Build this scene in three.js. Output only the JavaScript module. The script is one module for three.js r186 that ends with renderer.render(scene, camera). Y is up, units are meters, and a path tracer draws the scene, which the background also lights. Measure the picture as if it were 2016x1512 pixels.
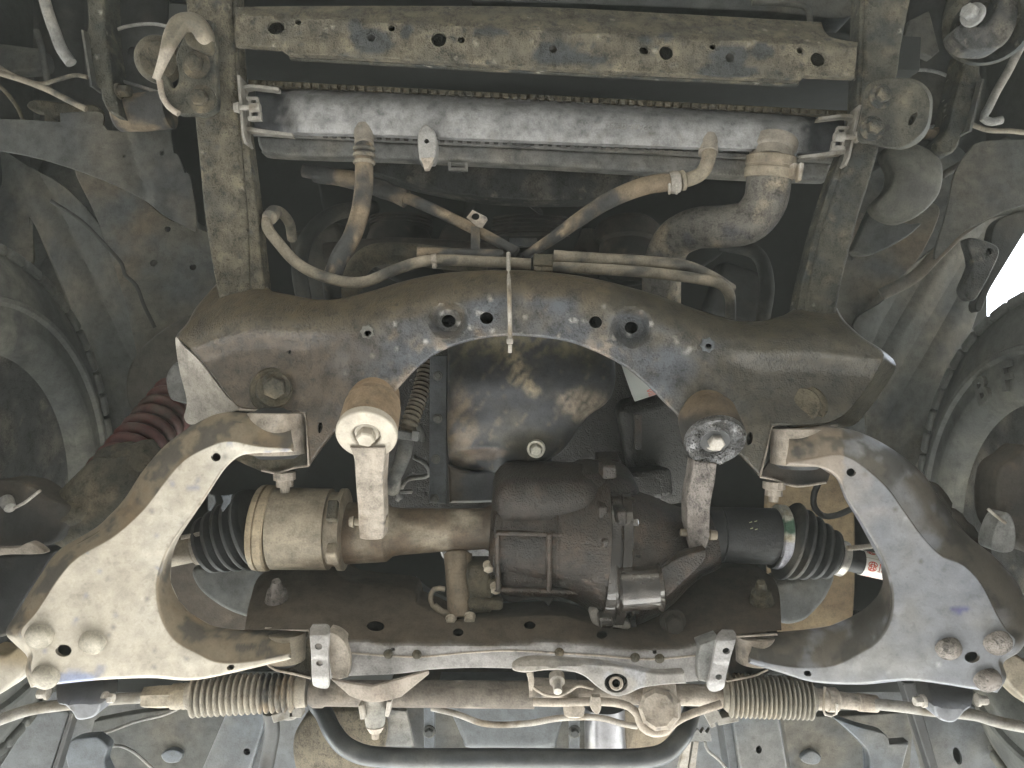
import * as THREE from 'three';
import { mergeGeometries } from 'three/addons/utils/BufferGeometryUtils.js';
import { RoundedBoxGeometry } from 'three/addons/geometries/RoundedBoxGeometry.js';
import { TextGeometry } from 'three/addons/geometries/TextGeometry.js';
import { FontLoader } from 'three/addons/loaders/FontLoader.js';

// ---------------------------------------------------------------- camera, sky, sun, exposure
const scene = new THREE.Scene();
const CAMY = 0.8;                                   // the phone is held under the raised truck
const camera = new THREE.PerspectiveCamera(52, 4 / 3, 0.02, 400);
camera.position.set(0, CAMY, 0); camera.up.set(0, 0, 1); camera.lookAt(0, CAMY + 1, 0);
const renderer = new THREE.WebGLRenderer({ antialias: true });
renderer.setSize(1024, 768);
renderer.toneMapping = THREE.LinearToneMapping;
renderer.toneMappingExposure = 12;
renderer.shadowMap.enabled = true;
const SUN = new THREE.Vector3(-0.30, 0.80, -0.55).normalize();
{ // thin white haze: pale warm sky, brighter towards the horizon and round the sun
  const W = 512, H = 256, d = new Float32Array(W * H * 4), v = new THREE.Vector3();
  for (let y = 0; y < H; y++) for (let x = 0; x < W; x++) {
    const th = (0.5 - (y + 0.5) / H) * Math.PI, ph = ((x + 0.5) / W - 0.5) * 2 * Math.PI; v.set(Math.cos(th) * Math.cos(ph), -Math.sin(th), Math.cos(th) * Math.sin(ph));
    const up = Math.max(0, v.y), k = Math.pow(1 - up, 3), g = Math.pow(Math.max(0, v.dot(SUN)), 10) * 0.5, o = (y * W + x) * 4;
    d[o] = 0.62 + 0.28 * k + g; d[o + 1] = 0.69 + 0.26 * k + g * 0.96; d[o + 2] = 0.80 + 0.22 * k + g * 0.86; d[o + 3] = 1;
  }
  const t = new THREE.DataTexture(d, W, H, THREE.RGBAFormat, THREE.FloatType); t.mapping = THREE.EquirectangularReflectionMapping; t.magFilter = t.minFilter = THREE.LinearFilter; t.needsUpdate = true;
  scene.background = t; scene.environment = t; scene.environmentIntensity = 1;
}
const sun = new THREE.DirectionalLight(new THREE.Color(1, 0.96, 0.9), 5);
sun.position.copy(SUN).multiplyScalar(12); sun.castShadow = true; sun.shadow.radius = 3;
sun.shadow.camera.left = sun.shadow.camera.bottom = -6; sun.shadow.camera.right = sun.shadow.camera.top = 6;
sun.shadow.camera.far = 40; scene.add(sun, sun.target);
scene.fog = new THREE.FogExp2(0xe8e7d3, 0.032);        // added haze in place of a lens flare veil

// ---------------------------------------------------------------- helpers
// Drawing space: x = right across the truck, y = towards its front, z = -(height above the camera).
// A group with rotation.x = 90 degrees carries it into the world (y up).
const V3 = THREE.Vector3, FL = 1550, CX = 1008, CY = 756;
const P = (px, py, D) => new V3((px - CX) / FL * D, (CY - py) / FL * D, -D);
const rnd = (s => () => { s |= 0; s = s + 0x6D2B79F5 | 0; let t = Math.imul(s ^ s >>> 15, 1 | s); t = t + Math.imul(t ^ t >>> 7, 61 | t) ^ t; return ((t ^ t >>> 14) >>> 0) / 4294967296; })(7);
const clamp = (x, a = 0, b = 1) => x < a ? a : x > b ? b : x;
const sstep = (a, b, x) => { const t = clamp((x - a) / (b - a)); return t * t * (3 - 2 * t); };
const lerp = (a, b, t) => a + (b - a) * t;
const perm = new Uint8Array(512); { const p = [...Array(256).keys()]; for (let i = 255; i > 0; i--) { const j = Math.floor(rnd() * (i + 1)); [p[i], p[j]] = [p[j], p[i]]; } for (let i = 0; i < 512; i++) perm[i] = p[i & 255]; }
function noise(x, y, z) {
  const X = Math.floor(x), Y = Math.floor(y), Z = Math.floor(z); x -= X; y -= Y; z -= Z;
  const a = X & 255, b = Y & 255, c = Z & 255, u = x * x * x * (x * (x * 6 - 15) + 10), v = y * y * y * (y * (y * 6 - 15) + 10), w = z * z * z * (z * (z * 6 - 15) + 10);
  const g = (h, x, y, z) => { h &= 15; const p = h < 8 ? x : y, q = h < 4 ? y : h === 12 || h === 14 ? x : z; return (h & 1 ? -p : p) + (h & 2 ? -q : q); };
  const A = perm[a] + b, AA = perm[A] + c, AB = perm[A + 1] + c, B = perm[a + 1] + b, BA = perm[B] + c, BB = perm[B + 1] + c;
  return lerp(lerp(lerp(g(perm[AA], x, y, z), g(perm[BA], x - 1, y, z), u), lerp(g(perm[AB], x, y - 1, z), g(perm[BB], x - 1, y - 1, z), u), v),
    lerp(lerp(g(perm[AA + 1], x, y, z - 1), g(perm[BA + 1], x - 1, y, z - 1), u), lerp(g(perm[AB + 1], x, y - 1, z - 1), g(perm[BB + 1], x - 1, y - 1, z - 1), u), v), w);
}
const fbm = (x, y, z, s, o, seed) => { let v = 0, a = 0.55, f = s; for (let i = 0; i < o; i++) { v += a * noise(x * f + seed * 7.13, y * f + seed * 3.7, z * f + seed * 1.9); f *= 2.13; a *= 0.52; } return v; };

// ---- geometry in drawing space: non-indexed position (+ normal)
function geo(pos, crease = 42) {
  const n = pos.length / 3, nor = new Float32Array(pos.length), g = new THREE.BufferGeometry(), nt = n / 3;
  const fn = new Float64Array(nt * 3), ar = new Float64Array(nt), map = new Map(), idx = new Int32Array(n), lists = [];
  for (let t = 0; t < nt; t++) {
    const o = t * 9, ax = pos[o + 3] - pos[o], ay = pos[o + 4] - pos[o + 1], az = pos[o + 5] - pos[o + 2], bx = pos[o + 6] - pos[o], by = pos[o + 7] - pos[o + 1], bz = pos[o + 8] - pos[o + 2];
    let x = ay * bz - az * by, y = az * bx - ax * bz, z = ax * by - ay * bx; const l = Math.hypot(x, y, z) || 1e-20;
    fn[t * 3] = x / l; fn[t * 3 + 1] = y / l; fn[t * 3 + 2] = z / l; ar[t] = l;
    for (let k = 0; k < 3; k++) {
      const i = t * 3 + k, key = Math.round(pos[i * 3] * 5e4) + ',' + Math.round(pos[i * 3 + 1] * 5e4) + ',' + Math.round(pos[i * 3 + 2] * 5e4);
      let id = map.get(key); if (id === undefined) { id = lists.length; map.set(key, id); lists.push([]); } lists[id].push(t); idx[i] = id;
    }
  }
  const cc = Math.cos(crease * Math.PI / 180);
  for (let i = 0; i < n; i++) {
    const t = (i / 3) | 0; let x = 0, y = 0, z = 0;
    for (const s of lists[idx[i]]) { const d = fn[t * 3] * fn[s * 3] + fn[t * 3 + 1] * fn[s * 3 + 1] + fn[t * 3 + 2] * fn[s * 3 + 2]; if (d >= cc) { x += fn[s * 3] * ar[s]; y += fn[s * 3 + 1] * ar[s]; z += fn[s * 3 + 2] * ar[s]; } }
    const l = Math.hypot(x, y, z) || 1; nor[i * 3] = x / l; nor[i * 3 + 1] = y / l; nor[i * 3 + 2] = z / l;
  }
  g.setAttribute('position', new THREE.BufferAttribute(pos instanceof Float32Array ? pos : new Float32Array(pos), 3));
  g.setAttribute('normal', new THREE.BufferAttribute(nor, 3)); return g;
}
const strip = g => { if (g.index) g = g.toNonIndexed(); const o = new THREE.BufferGeometry(); o.setAttribute('position', g.attributes.position); o.setAttribute('normal', g.attributes.normal); return o; };
function refine(g, max) {                             // split long edges so that grime has somewhere to sit
  const p = g.attributes.position.array, q = g.attributes.normal.array, op = [], on = [], m2 = max * max;
  const rec = (a, b, c, d) => {
    const l = (u, v) => (u[0] - v[0]) ** 2 + (u[1] - v[1]) ** 2 + (u[2] - v[2]) ** 2, ab = l(a, b), bc = l(b, c), ca = l(c, a), m = Math.max(ab, bc, ca);
    if (m <= m2 || d > 13) { for (const v of [a, b, c]) { op.push(v[0], v[1], v[2]); on.push(v[3], v[4], v[5]); } return; }
    const mid = (u, v) => u.map((x, i) => (x + v[i]) / 2);
    if (m === ab) { const x = mid(a, b); rec(a, x, c, d + 1); rec(x, b, c, d + 1); } else if (m === bc) { const x = mid(b, c); rec(a, b, x, d + 1); rec(a, x, c, d + 1); } else { const x = mid(c, a); rec(a, b, x, d + 1); rec(x, b, c, d + 1); }
  };
  for (let i = 0; i < p.length; i += 9) { const v = k => [p[i + k * 3], p[i + k * 3 + 1], p[i + k * 3 + 2], q[i + k * 3], q[i + k * 3 + 1], q[i + k * 3 + 2]]; rec(v(0), v(1), v(2), 0); }
  const o = new THREE.BufferGeometry(); o.setAttribute('position', new THREE.BufferAttribute(new Float32Array(op), 3)); o.setAttribute('normal', new THREE.BufferAttribute(new Float32Array(on), 3)); return o;
}
// outline through control points [x, y, corner?]; same counts can be forced on a partner outline
function outline(c, step = 6, counts, closed = true, straight = 0) {
  const n = c.length, out = [], cnt = [], m = closed ? n : n - 1;
  for (let i = 0; i < m; i++) {
    const b = c[i], d = c[(i + 1) % n], a = b[2] || (!closed && i === 0) ? b : c[(i - 1 + n) % n], e = d[2] || (!closed && i === m - 1) ? d : c[(i + 2) % n];
    const len = Math.hypot(d[0] - b[0], d[1] - b[1]), k = counts ? counts[i] : Math.max(1, Math.ceil(len / (b[2] && d[2] ? (straight || step) : step))); cnt.push(k);
    const f = (p, q, r, s, t) => { const m1 = (r - p) / 2, m2 = (s - q) / 2, t2 = t * t, t3 = t2 * t; return (2 * t3 - 3 * t2 + 1) * q + (t3 - 2 * t2 + t) * m1 + (-2 * t3 + 3 * t2) * r + (t3 - t2) * m2; };
    for (let j = 0; j < k; j++) { const t = j / k; out.push([f(a[0], b[0], d[0], e[0], t), f(a[1], b[1], d[1], e[1], t)]); }
  }
  if (!closed) out.push([c[n - 1][0], c[n - 1][1]]);
  return { pts: out, counts: cnt };
}
const area2 = p => { let s = 0; for (let i = 0; i < p.length; i++) { const a = p[i], b = p[(i + 1) % p.length]; s += a[0] * b[1] - b[0] * a[1]; } return s; };
function inset(p, r) {
  if (r < 1e-6) return p;
  const n = p.length, sg = area2(p) > 0 ? 1 : -1, bad = [];
  const q = p.map((v, i) => {
    const a = p[(i - 1 + n) % n], b = p[(i + 1) % n], e = [v[0] - a[0], v[1] - a[1]], f = [b[0] - v[0], b[1] - v[1]], le = Math.hypot(...e) || 1, lf = Math.hypot(...f) || 1;
    let x = -(e[1] / le + f[1] / lf), y = e[0] / le + f[0] / lf; const l = Math.hypot(x, y) || 1; x /= l; y /= l;
    const k = Math.min(1.5, 1 / Math.max(0.5, x * -e[1] / le + y * e[0] / le)); return [v[0] + sg * x * r * k, v[1] + sg * y * r * k];
  });
  for (let i = 0; i < n; i++) { const [x, y] = q[i]; let d = 1e9; for (let j = 0; j < n; j++) { const a = p[j], b = p[(j + 1) % n], ex = b[0] - a[0], ey = b[1] - a[1], t = clamp(((x - a[0]) * ex + (y - a[1]) * ey) / (ex * ex + ey * ey || 1)), m = (a[0] + ex * t - x) ** 2 + (a[1] + ey * t - y) ** 2; if (m < d) d = m; } bad[i] = d < (r * 0.985) ** 2; }
  return q.map((v, i) => { if (!bad[i]) return v; for (let k = 1; k < n; k++) { const a = (i + k) % n, b = (i - k + n) % n; if (!bad[a]) return q[a]; if (!bad[b]) return q[b]; } return v; });
}
const oval = (x, y, rx, ry = rx, rot = 0, k = 0) => { const n = k || clamp(Math.round(rx * 2), 14, 40), o = []; for (let i = 0; i < n; i++) { const a = i / n * 6.28319, u = Math.cos(a) * rx, v = Math.sin(a) * ry, c = Math.cos(rot), s = Math.sin(rot); o.push([x + u * c - v * s, y + u * s + v * c]); } return o; };
// points inside an outline with holes, joined into well shaped triangles (Delaunay)
function mesh2(c, hs, e) {
  const dd = r => r.filter((p, i) => { const b = r[(i + r.length - 1) % r.length]; return Math.abs(p[0] - b[0]) + Math.abs(p[1] - b[1]) > 0.3; }); c = dd(c); hs = hs.map(dd);
  const rings = [c, ...hs], pts = rings.flat().map(p => [p[0], p[1]]), nb = pts.length;
  const inside = (x, y) => { let k = false; for (const r of rings) for (let i = 0, j = r.length - 1; i < r.length; j = i++) { const a = r[i], b = r[j]; if ((a[1] > y) !== (b[1] > y) && x < (b[0] - a[0]) * (y - a[1]) / (b[1] - a[1]) + a[0]) k = !k; } return k; };
  const ear = () => ({ pts, tris: THREE.ShapeUtils.triangulateShape(c.map(p => new THREE.Vector2(...p)), hs.map(q => q.map(p => new THREE.Vector2(...p)))) });
  const xs = c.map(p => p[0]), ys = c.map(p => p[1]), x0 = Math.min(...xs), x1 = Math.max(...xs), y0 = Math.min(...ys), y1 = Math.max(...ys);
  const cell = e, bk = new Map(), key = (x, y) => Math.floor(x / cell) * 100003 + Math.floor(y / cell); pts.forEach(p => { const k = key(p[0], p[1]); bk.has(k) ? bk.get(k).push(p) : bk.set(k, [p]); });
  const near = (x, y) => { for (let i = -1; i < 2; i++) for (let j = -1; j < 2; j++) for (const p of bk.get(key(x + i * cell, y + j * cell)) || []) if (Math.hypot(p[0] - x, p[1] - y) < e * 0.62) return true; return false; };
  let row = 0; for (let y = y0 + e * 0.4; y < y1; y += e * 0.87, row++) for (let x = x0 + (row % 2) * e / 2; x < x1; x += e) { const X = x + Math.sin(x * 7.1 + y * 3.3) * e * 0.08, Y = y + Math.sin(x * 2.7 + y * 9.1) * e * 0.08; if (inside(X, Y) && !near(X, Y)) pts.push([X, Y]); }
  const n = pts.length, J = pts.map((p, i) => [p[0] + Math.sin(i * 12.9) * 1e-4, p[1] + Math.sin(i * 78.2) * 1e-4]), idx = [...J.keys()].sort((a, b) => J[a][0] - J[b][0]), m = Math.max(x1 - x0, y1 - y0) * 20, cx = (x0 + x1) / 2, cy = (y0 + y1) / 2;
  J.push([cx - m, cy - m], [cx, cy + m], [cx + m, cy - m]);
  const circ = (i, j, k) => { const [ax, ay] = J[i], [bx, by] = J[j], [dx, dy] = J[k], D = 2 * (ax * (by - dy) + bx * (dy - ay) + dx * (ay - by)) || 1e-12, A = ax * ax + ay * ay, B = bx * bx + by * by, C = dx * dx + dy * dy, x = (A * (by - dy) + B * (dy - ay) + C * (ay - by)) / D, y = (A * (dx - bx) + B * (ax - dx) + C * (bx - ax)) / D; return { i, j, k, x, y, r: (ax - x) ** 2 + (ay - y) ** 2 }; };
  let open = [circ(n, n + 1, n + 2)]; const done = [];
  for (const p of idx) {
    const ed = new Map(), keep = [], [X, Y] = J[p];
    for (const t of open) { const dx = X - t.x; if (dx > 0 && dx * dx > t.r) { done.push(t); continue; } if (dx * dx + (Y - t.y) ** 2 - t.r > 1e-10) { keep.push(t); continue; } for (const [a, b] of [[t.i, t.j], [t.j, t.k], [t.k, t.i]]) { const k = a < b ? a * 1e6 + b : b * 1e6 + a; ed.has(k) ? ed.set(k, null) : ed.set(k, [a, b]); } }
    open = keep; for (const v of ed.values()) if (v) open.push(circ(v[0], v[1], p));
  }
  const tris = [], have = new Set();
  for (const t of [...done, ...open]) { if (t.i >= n || t.j >= n || t.k >= n) continue; const x = (pts[t.i][0] + pts[t.j][0] + pts[t.k][0]) / 3, y = (pts[t.i][1] + pts[t.j][1] + pts[t.k][1]) / 3; if (!inside(x, y)) continue; tris.push([t.i, t.j, t.k]); for (const [a, b] of [[t.i, t.j], [t.j, t.k], [t.k, t.i]]) have.add(a < b ? a * 1e6 + b : b * 1e6 + a); }
  let o = 0; for (const r of rings) { for (let i = 0; i < r.length; i++) { const a = o + i, b = o + (i + 1) % r.length; if (!have.has(a < b ? a * 1e6 + b : b * 1e6 + a)) return ear(); } o += r.length; }
  return { pts, tris };
}
// pressed or cast piece: face outline f (pixels of the photograph at height D), back outline b, depth h, edge rounding r, holes
function shell(o) {
  const Df = typeof o.D === 'function' ? o.D : () => o.D, h = o.h ?? 0.004, r = o.r ?? 2, e = o.e ?? 11;
  const A = o.raw ? { pts: o.f } : outline(o.f, o.step ?? 6, null, true, typeof o.D === 'function' ? 0 : e * 0.9), B = o.b ? outline(o.b, 6, A.counts).pts : null, n = A.pts.length, pos = [];
  const rings = [], D0 = Df(A.pts[0][0], A.pts[0][1]), rw = Math.min(r * D0 / FL, h * 0.6);
  const at = (p, w) => { const v = P(p[0], p[1], Df(p[0], p[1])); v.z -= w; return v; };
  const i0 = r > 0 ? inset(A.pts, r) : A.pts;
  rings.push(i0.map(p => at(p, 0)));
  if (r > 0) { for (const a of [30, 60]) { const s = a * Math.PI / 180; rings.push(inset(A.pts, r * (1 - Math.sin(s))).map(p => at(p, rw * (1 - Math.cos(s))))); } rings.push(A.pts.map(p => at(p, rw))); }
  const top = A.pts.map(p => at(p, rw * (r > 0 ? 1 : 0))), bot = A.pts.map((p, i) => B ? P(B[i][0], B[i][1], Df(p[0], p[1]) + h) : at(p, h));
  const ks = o.ks ?? (B ? 6 : 1); for (let k = 1; k <= ks; k++) { const t = k / ks, tt = o.bulge ? Math.sin(t * 1.5708) ** o.bulge : t; rings.push(top.map((v, i) => new V3(lerp(v.x, bot[i].x, tt), lerp(v.y, bot[i].y, tt), lerp(v.z, bot[i].z, t)))); }
  const flip = area2(A.pts) > 0;                     // pixel y runs down
  const tri = (a, b, c) => { if (flip) [b, c] = [c, b]; pos.push(a.x, a.y, a.z, b.x, b.y, b.z, c.x, c.y, c.z); };
  const band = (R, S, inv) => { for (let i = 0; i < R.length; i++) { const j = (i + 1) % R.length; if (inv) { tri(R[i], R[j], S[i]); tri(R[j], S[j], S[i]); } else { tri(R[i], S[i], R[j]); tri(R[j], S[i], S[j]); } } };
  for (let k = 0; k + 1 < rings.length; k++) band(rings[k], rings[k + 1], false);
  const H = (o.holes || []).map(q => Array.isArray(q[0]) ? q : oval(...q));
  for (const q of H) if ((area2(q) > 0) === (area2(A.pts) > 0)) q.reverse();
  const cap = (c, hs, w, back) => {
    const all = [...c, ...hs.flat()], T = mesh2(c, hs, e);
    for (const t of T.tris) { const [a, b, d] = t.map(k => T.pts[k]), q = [at(a, w), at(b, w), at(d, w)], s = (b[0] - a[0]) * (d[1] - a[1]) - (b[1] - a[1]) * (d[0] - a[0]); if ((s > 0) !== back) [q[1], q[2]] = [q[2], q[1]]; for (const v of q) pos.push(v.x, v.y, v.z); }
  };
  cap(i0, H, 0, false);
  const hd = o.through ? h : (o.hd ?? Math.min(0.005, h * 0.5));
  for (const q of H) { const a = q.map(p => at(p, 0)), b = q.map(p => at(p, hd)); band(a, b, false); }
  if (o.through) cap(A.pts, H, h, true);
  else if (!o.open) { const C = (o.b || o.f).map(p => [p[0], p[1]]), Q = C.map((p, i) => P(p[0], p[1], Df(o.f[i][0], o.f[i][1]) + h)), base = o.b ? Q : o.f.map(p => at(p, h)); for (const t of THREE.ShapeUtils.triangulateShape(C.map(p => new THREE.Vector2(...p)), [])) for (const k of t) { const v = base[k]; pos.push(v.x, v.y, v.z); } }
  return geo(pos, o.crease ?? 42);
}
function rev(A, B, prof, seg = 28, crease = 38, sq = 1) {          // turned piece along A -> B; prof = [fraction, radius in metres]
  const ax = B.clone().sub(A), L = ax.length(); ax.normalize();
  const u = new V3(0, 0, 1).cross(ax); if (u.lengthSq() < 1e-6) u.set(1, 0, 0); u.normalize(); const v = ax.clone().cross(u), pos = [], R = prof.map(([t, r]) => { const o = []; for (let i = 0; i < seg; i++) { const a = i / seg * 6.283185; o.push(A.clone().addScaledVector(ax, t * L).addScaledVector(u, Math.cos(a) * r).addScaledVector(v, Math.sin(a) * r * sq)); } return o; });
  const tri = (a, b, c) => pos.push(a.x, a.y, a.z, b.x, b.y, b.z, c.x, c.y, c.z);
  for (let k = 0; k + 1 < R.length; k++) for (let i = 0; i < seg; i++) { const j = (i + 1) % seg; if (prof[k][1] > 1e-6) tri(R[k][i], R[k][j], R[k + 1][i]); if (prof[k + 1][1] > 1e-6) tri(R[k][j], R[k + 1][j], R[k + 1][i]); }
  for (const [k, s] of [[0, 1], [R.length - 1, 0]]) if (prof[k][1] > 1e-6) { const c = A.clone().addScaledVector(ax, prof[k][0] * L); for (let i = 0; i < seg; i++) { const j = (i + 1) % seg; s ? tri(c, R[k][j], R[k][i]) : tri(c, R[k][i], R[k][j]); } }
  return geo(pos, crease);
}
function tube(pts, r, o = {}) {                                   // r: number, or fn(t)
  const cv = new THREE.CatmullRomCurve3(pts, false, 'centripetal'), L = cv.getLength(), n = Math.max(4, Math.ceil(L / (o.step ?? 0.008))), seg = o.seg ?? 14, fr = cv.computeFrenetFrames(n, false), R = [], pos = [], rf = typeof r === 'function' ? r : () => r;
  for (let k = 0; k <= n; k++) { const c = cv.getPointAt(k / n), q = rf(k / n, k / n * L), ring = []; for (let i = 0; i < seg; i++) { const a = i / seg * 6.283185; ring.push(c.clone().addScaledVector(fr.normals[k], Math.cos(a) * q * (o.flat ?? 1)).addScaledVector(fr.binormals[k], Math.sin(a) * q)); } R.push(ring); }
  const tri = (a, b, c) => pos.push(a.x, a.y, a.z, b.x, b.y, b.z, c.x, c.y, c.z);
  for (let k = 0; k < n; k++) for (let i = 0; i < seg; i++) { const j = (i + 1) % seg; tri(R[k][i], R[k][j], R[k + 1][i]); tri(R[k][j], R[k + 1][j], R[k + 1][i]); }
  for (const [k, s] of [[0, 1], [n, 0]]) { const c = cv.getPointAt(k / n); for (let i = 0; i < seg; i++) { const j = (i + 1) % seg; s ? tri(c, R[k][j], R[k][i]) : tri(c, R[k][i], R[k][j]); } }
  return geo(pos, 50);
}
function box(c, sx, sy, sz, rot = [0, 0, 0], r = 0.0015) {
  const g = strip(new RoundedBoxGeometry(sx, sy, sz, 2, Math.min(r, sx * 0.45, sy * 0.45, sz * 0.45)));
  g.applyMatrix4(new THREE.Matrix4().makeRotationFromEuler(new THREE.Euler(...rot))); g.translate(c.x, c.y, c.z); return g;
}
const px = (n, D) => n / FL * D;                                  // pixels of the photograph at height D -> metres

// ---- finishes: colour is worked out per vertex from 3D noise (paint, mud, dust, rust), fine grain by texture
function pnoise(x, y, p, q) {                             // gradient noise that repeats every p cells
  const X = Math.floor(x), Y = Math.floor(y), fx = x - X, fy = y - Y, u = fx * fx * fx * (fx * (fx * 6 - 15) + 10), v = fy * fy * fy * (fy * (fy * 6 - 15) + 10);
  const g = (i, j, a, b) => { const h = perm[(perm[(perm[((X + i) % p + p) % p] + ((Y + j) % p + p) % p) & 255] + q) & 255] / 256 * 6.28319; return Math.cos(h) * a + Math.sin(h) * b; };
  return lerp(lerp(g(0, 0, fx, fy), g(1, 0, fx - 1, fy), u), lerp(g(0, 1, fx, fy - 1), g(1, 1, fx - 1, fy - 1), u), v) * 1.4;
}
function grainTex(seed, blotch, chips, fine) {          // tileable: soft blotches, sharp dark chips, pale specks, fine grit
  const N = 512, d = new Uint8Array(N * N * 4), w = (x, y, f, q) => pnoise(x / N * f, y / N * f, f, q);
  for (let y = 0; y < N; y++) for (let x = 0; x < N; x++) {
    const a = w(x, y, 9, seed) + 0.55 * w(x, y, 20, seed + 3) + 0.35 * w(x, y, 43, seed + 8), b = w(x, y, 24, seed + 20) + 0.6 * w(x, y, 55, seed + 27) + 0.45 * w(x, y, 7, seed + 31);
    let k = 0.82 - blotch * 0.08 + blotch * 0.38 * a + fine * (rnd() - 0.5) + fine * 0.7 * w(x, y, 90, seed + 40); k -= chips * 0.42 * sstep(0.3, 0.55, b); k += chips * 0.3 * sstep(0.55, 0.8, -b);
    const o = (y * N + x) * 4; d[o] = d[o + 1] = d[o + 2] = clamp(k, 0.12, 1) * 255; d[o + 3] = 255;
  }
  const t = new THREE.DataTexture(d, N, N, THREE.RGBAFormat); t.wrapS = t.wrapT = THREE.RepeatWrapping; t.magFilter = THREE.LinearFilter; t.minFilter = THREE.LinearMipmapLinearFilter; t.generateMipmaps = true; t.needsUpdate = true; return t;
}
const GR = [grainTex(1, 0.3, 0.2, 0.08), grainTex(14, 0.6, 0.28, 0.2), grainTex(38, 0.95, 0.6, 0.4)];
const FIN = {};
function finish(name, base, layers, o = {}) {
  const m = new (o.coat ? THREE.MeshPhysicalMaterial : THREE.MeshStandardMaterial)({ vertexColors: true, roughness: o.rough ?? 0.85, metalness: o.metal ?? 0, map: GR[o.grain ?? 1], bumpMap: GR[o.bumpTex ?? o.grain ?? 1], bumpScale: o.bump ?? 0.0008, side: THREE.DoubleSide });
  if (o.coat) { m.clearcoat = o.coat; m.clearcoatRoughness = 0.07; }
  m.name = name; FIN[name] = { m, base, layers, v: o.var ?? 0.25, seed: Object.keys(FIN).length + 1, edge: o.edge };
}
// layer: [colour, coverage, scale per metre, softness]
function colour(g, fin, paint) {
  const f = FIN[fin], p = g.attributes.position.array, nn = g.attributes.normal.array, n = p.length / 3, c = new Float32Array(p.length), uv = new Float32Array(n * 2), q = [0, 0, 0], cache = new Map();
  for (let i = 0; i < n; i++) {
    const x = p[i * 3], y = p[i * 3 + 1], z = p[i * 3 + 2], key = paint ? null : Math.round(x * 4e4) * 1.7e9 + Math.round(y * 4e4) * 3.1e4 + Math.round(z * 4e4);
    const hit = key !== null ? cache.get(key) : undefined;
    if (hit !== undefined) { c[i * 3] = c[hit * 3]; c[i * 3 + 1] = c[hit * 3 + 1]; c[i * 3 + 2] = c[hit * 3 + 2]; }
    else {
      const v = 1 + f.v * fbm(x, y, z, 22, 4, f.seed); q[0] = f.base[0] * v; q[1] = f.base[1] * v; q[2] = f.base[2] * v;
      f.layers.forEach((l, k) => { const s = l[3] ?? 0.12, th = (0.5 - l[1]) * 0.95, a = sstep(th - s, th + s, fbm(x, y, z, l[2], 4, f.seed * 3 + k + 1)); if (a > 0) { const w = 1 + 0.25 * noise(x * 90, y * 90, z * 90); for (let j = 0; j < 3; j++) q[j] = lerp(q[j], l[0][j] * w, a); } });
      if (paint) paint(q, CX + FL * x / -z, CY - FL * y / -z, x, y, z, nn[i * 3], nn[i * 3 + 1], nn[i * 3 + 2]);
      c[i * 3] = clamp(q[0], 0.004, 0.9); c[i * 3 + 1] = clamp(q[1], 0.004, 0.9); c[i * 3 + 2] = clamp(q[2], 0.004, 0.9); if (key !== null) cache.set(key, i);
    }
    const t = i - i % 3, ax = Math.abs(nn[t * 3] + nn[t * 3 + 3] + nn[t * 3 + 6]), ay = Math.abs(nn[t * 3 + 1] + nn[t * 3 + 4] + nn[t * 3 + 7]), az = Math.abs(nn[t * 3 + 2] + nn[t * 3 + 5] + nn[t * 3 + 8]);
    uv[i * 2] = (ax > ay && ax > az ? z : x) / 0.21; uv[i * 2 + 1] = (ay > ax && ay > az ? z : y) / 0.21;
  }
  g.setAttribute('color', new THREE.BufferAttribute(c, 3)); g.setAttribute('uv', new THREE.BufferAttribute(uv, 2)); return g;
}
const mixTo = (q, col, a) => { for (let j = 0; j < 3; j++) q[j] = lerp(q[j], col[j], a); };

// ---- things and parts
const used = {}; const numbered = n => { const k = used[n] = (used[n] ?? -1) + 1; return k ? n + '_' + String(k).padStart(3, '0') : n; };
let T = null;
function thing(name, label, category, at, group) {
  const o = new THREE.Group(); o.name = numbered(name); o.userData = { label, category }; if (group) o.userData.group = group;
  o.position.set(at.x, CAMY - at.z, at.y); o.rotation.x = Math.PI / 2; o.userData2 = at; scene.add(o); o._at = at; T = o; return o;
}
let TRI = 0;
function part(name, geoms, fin, o = {}) {
  const list = (Array.isArray(geoms) ? geoms : [geoms]).map(strip); let g = list.length > 1 ? mergeGeometries(list) : list[0];
  g = colour(refine(g, o.max ?? 0.009), fin, o.paint); TRI += g.attributes.position.count / 3;
  const par = o.parent || T; let top = par; while (top.parent && top.parent !== scene) top = top.parent;
  g.translate(-top._at.x, -top._at.y, -top._at.z);
  const m = new THREE.Mesh(g, FIN[fin].m); m.name = name; m.castShadow = m.receiveShadow = true; if (o.label) m.userData.label = o.label;
  let off = par; // children of a part inherit its offset
  if (par !== top) { m.position.copy(par.position).negate(); }
  par.add(m); return m;
}
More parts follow.
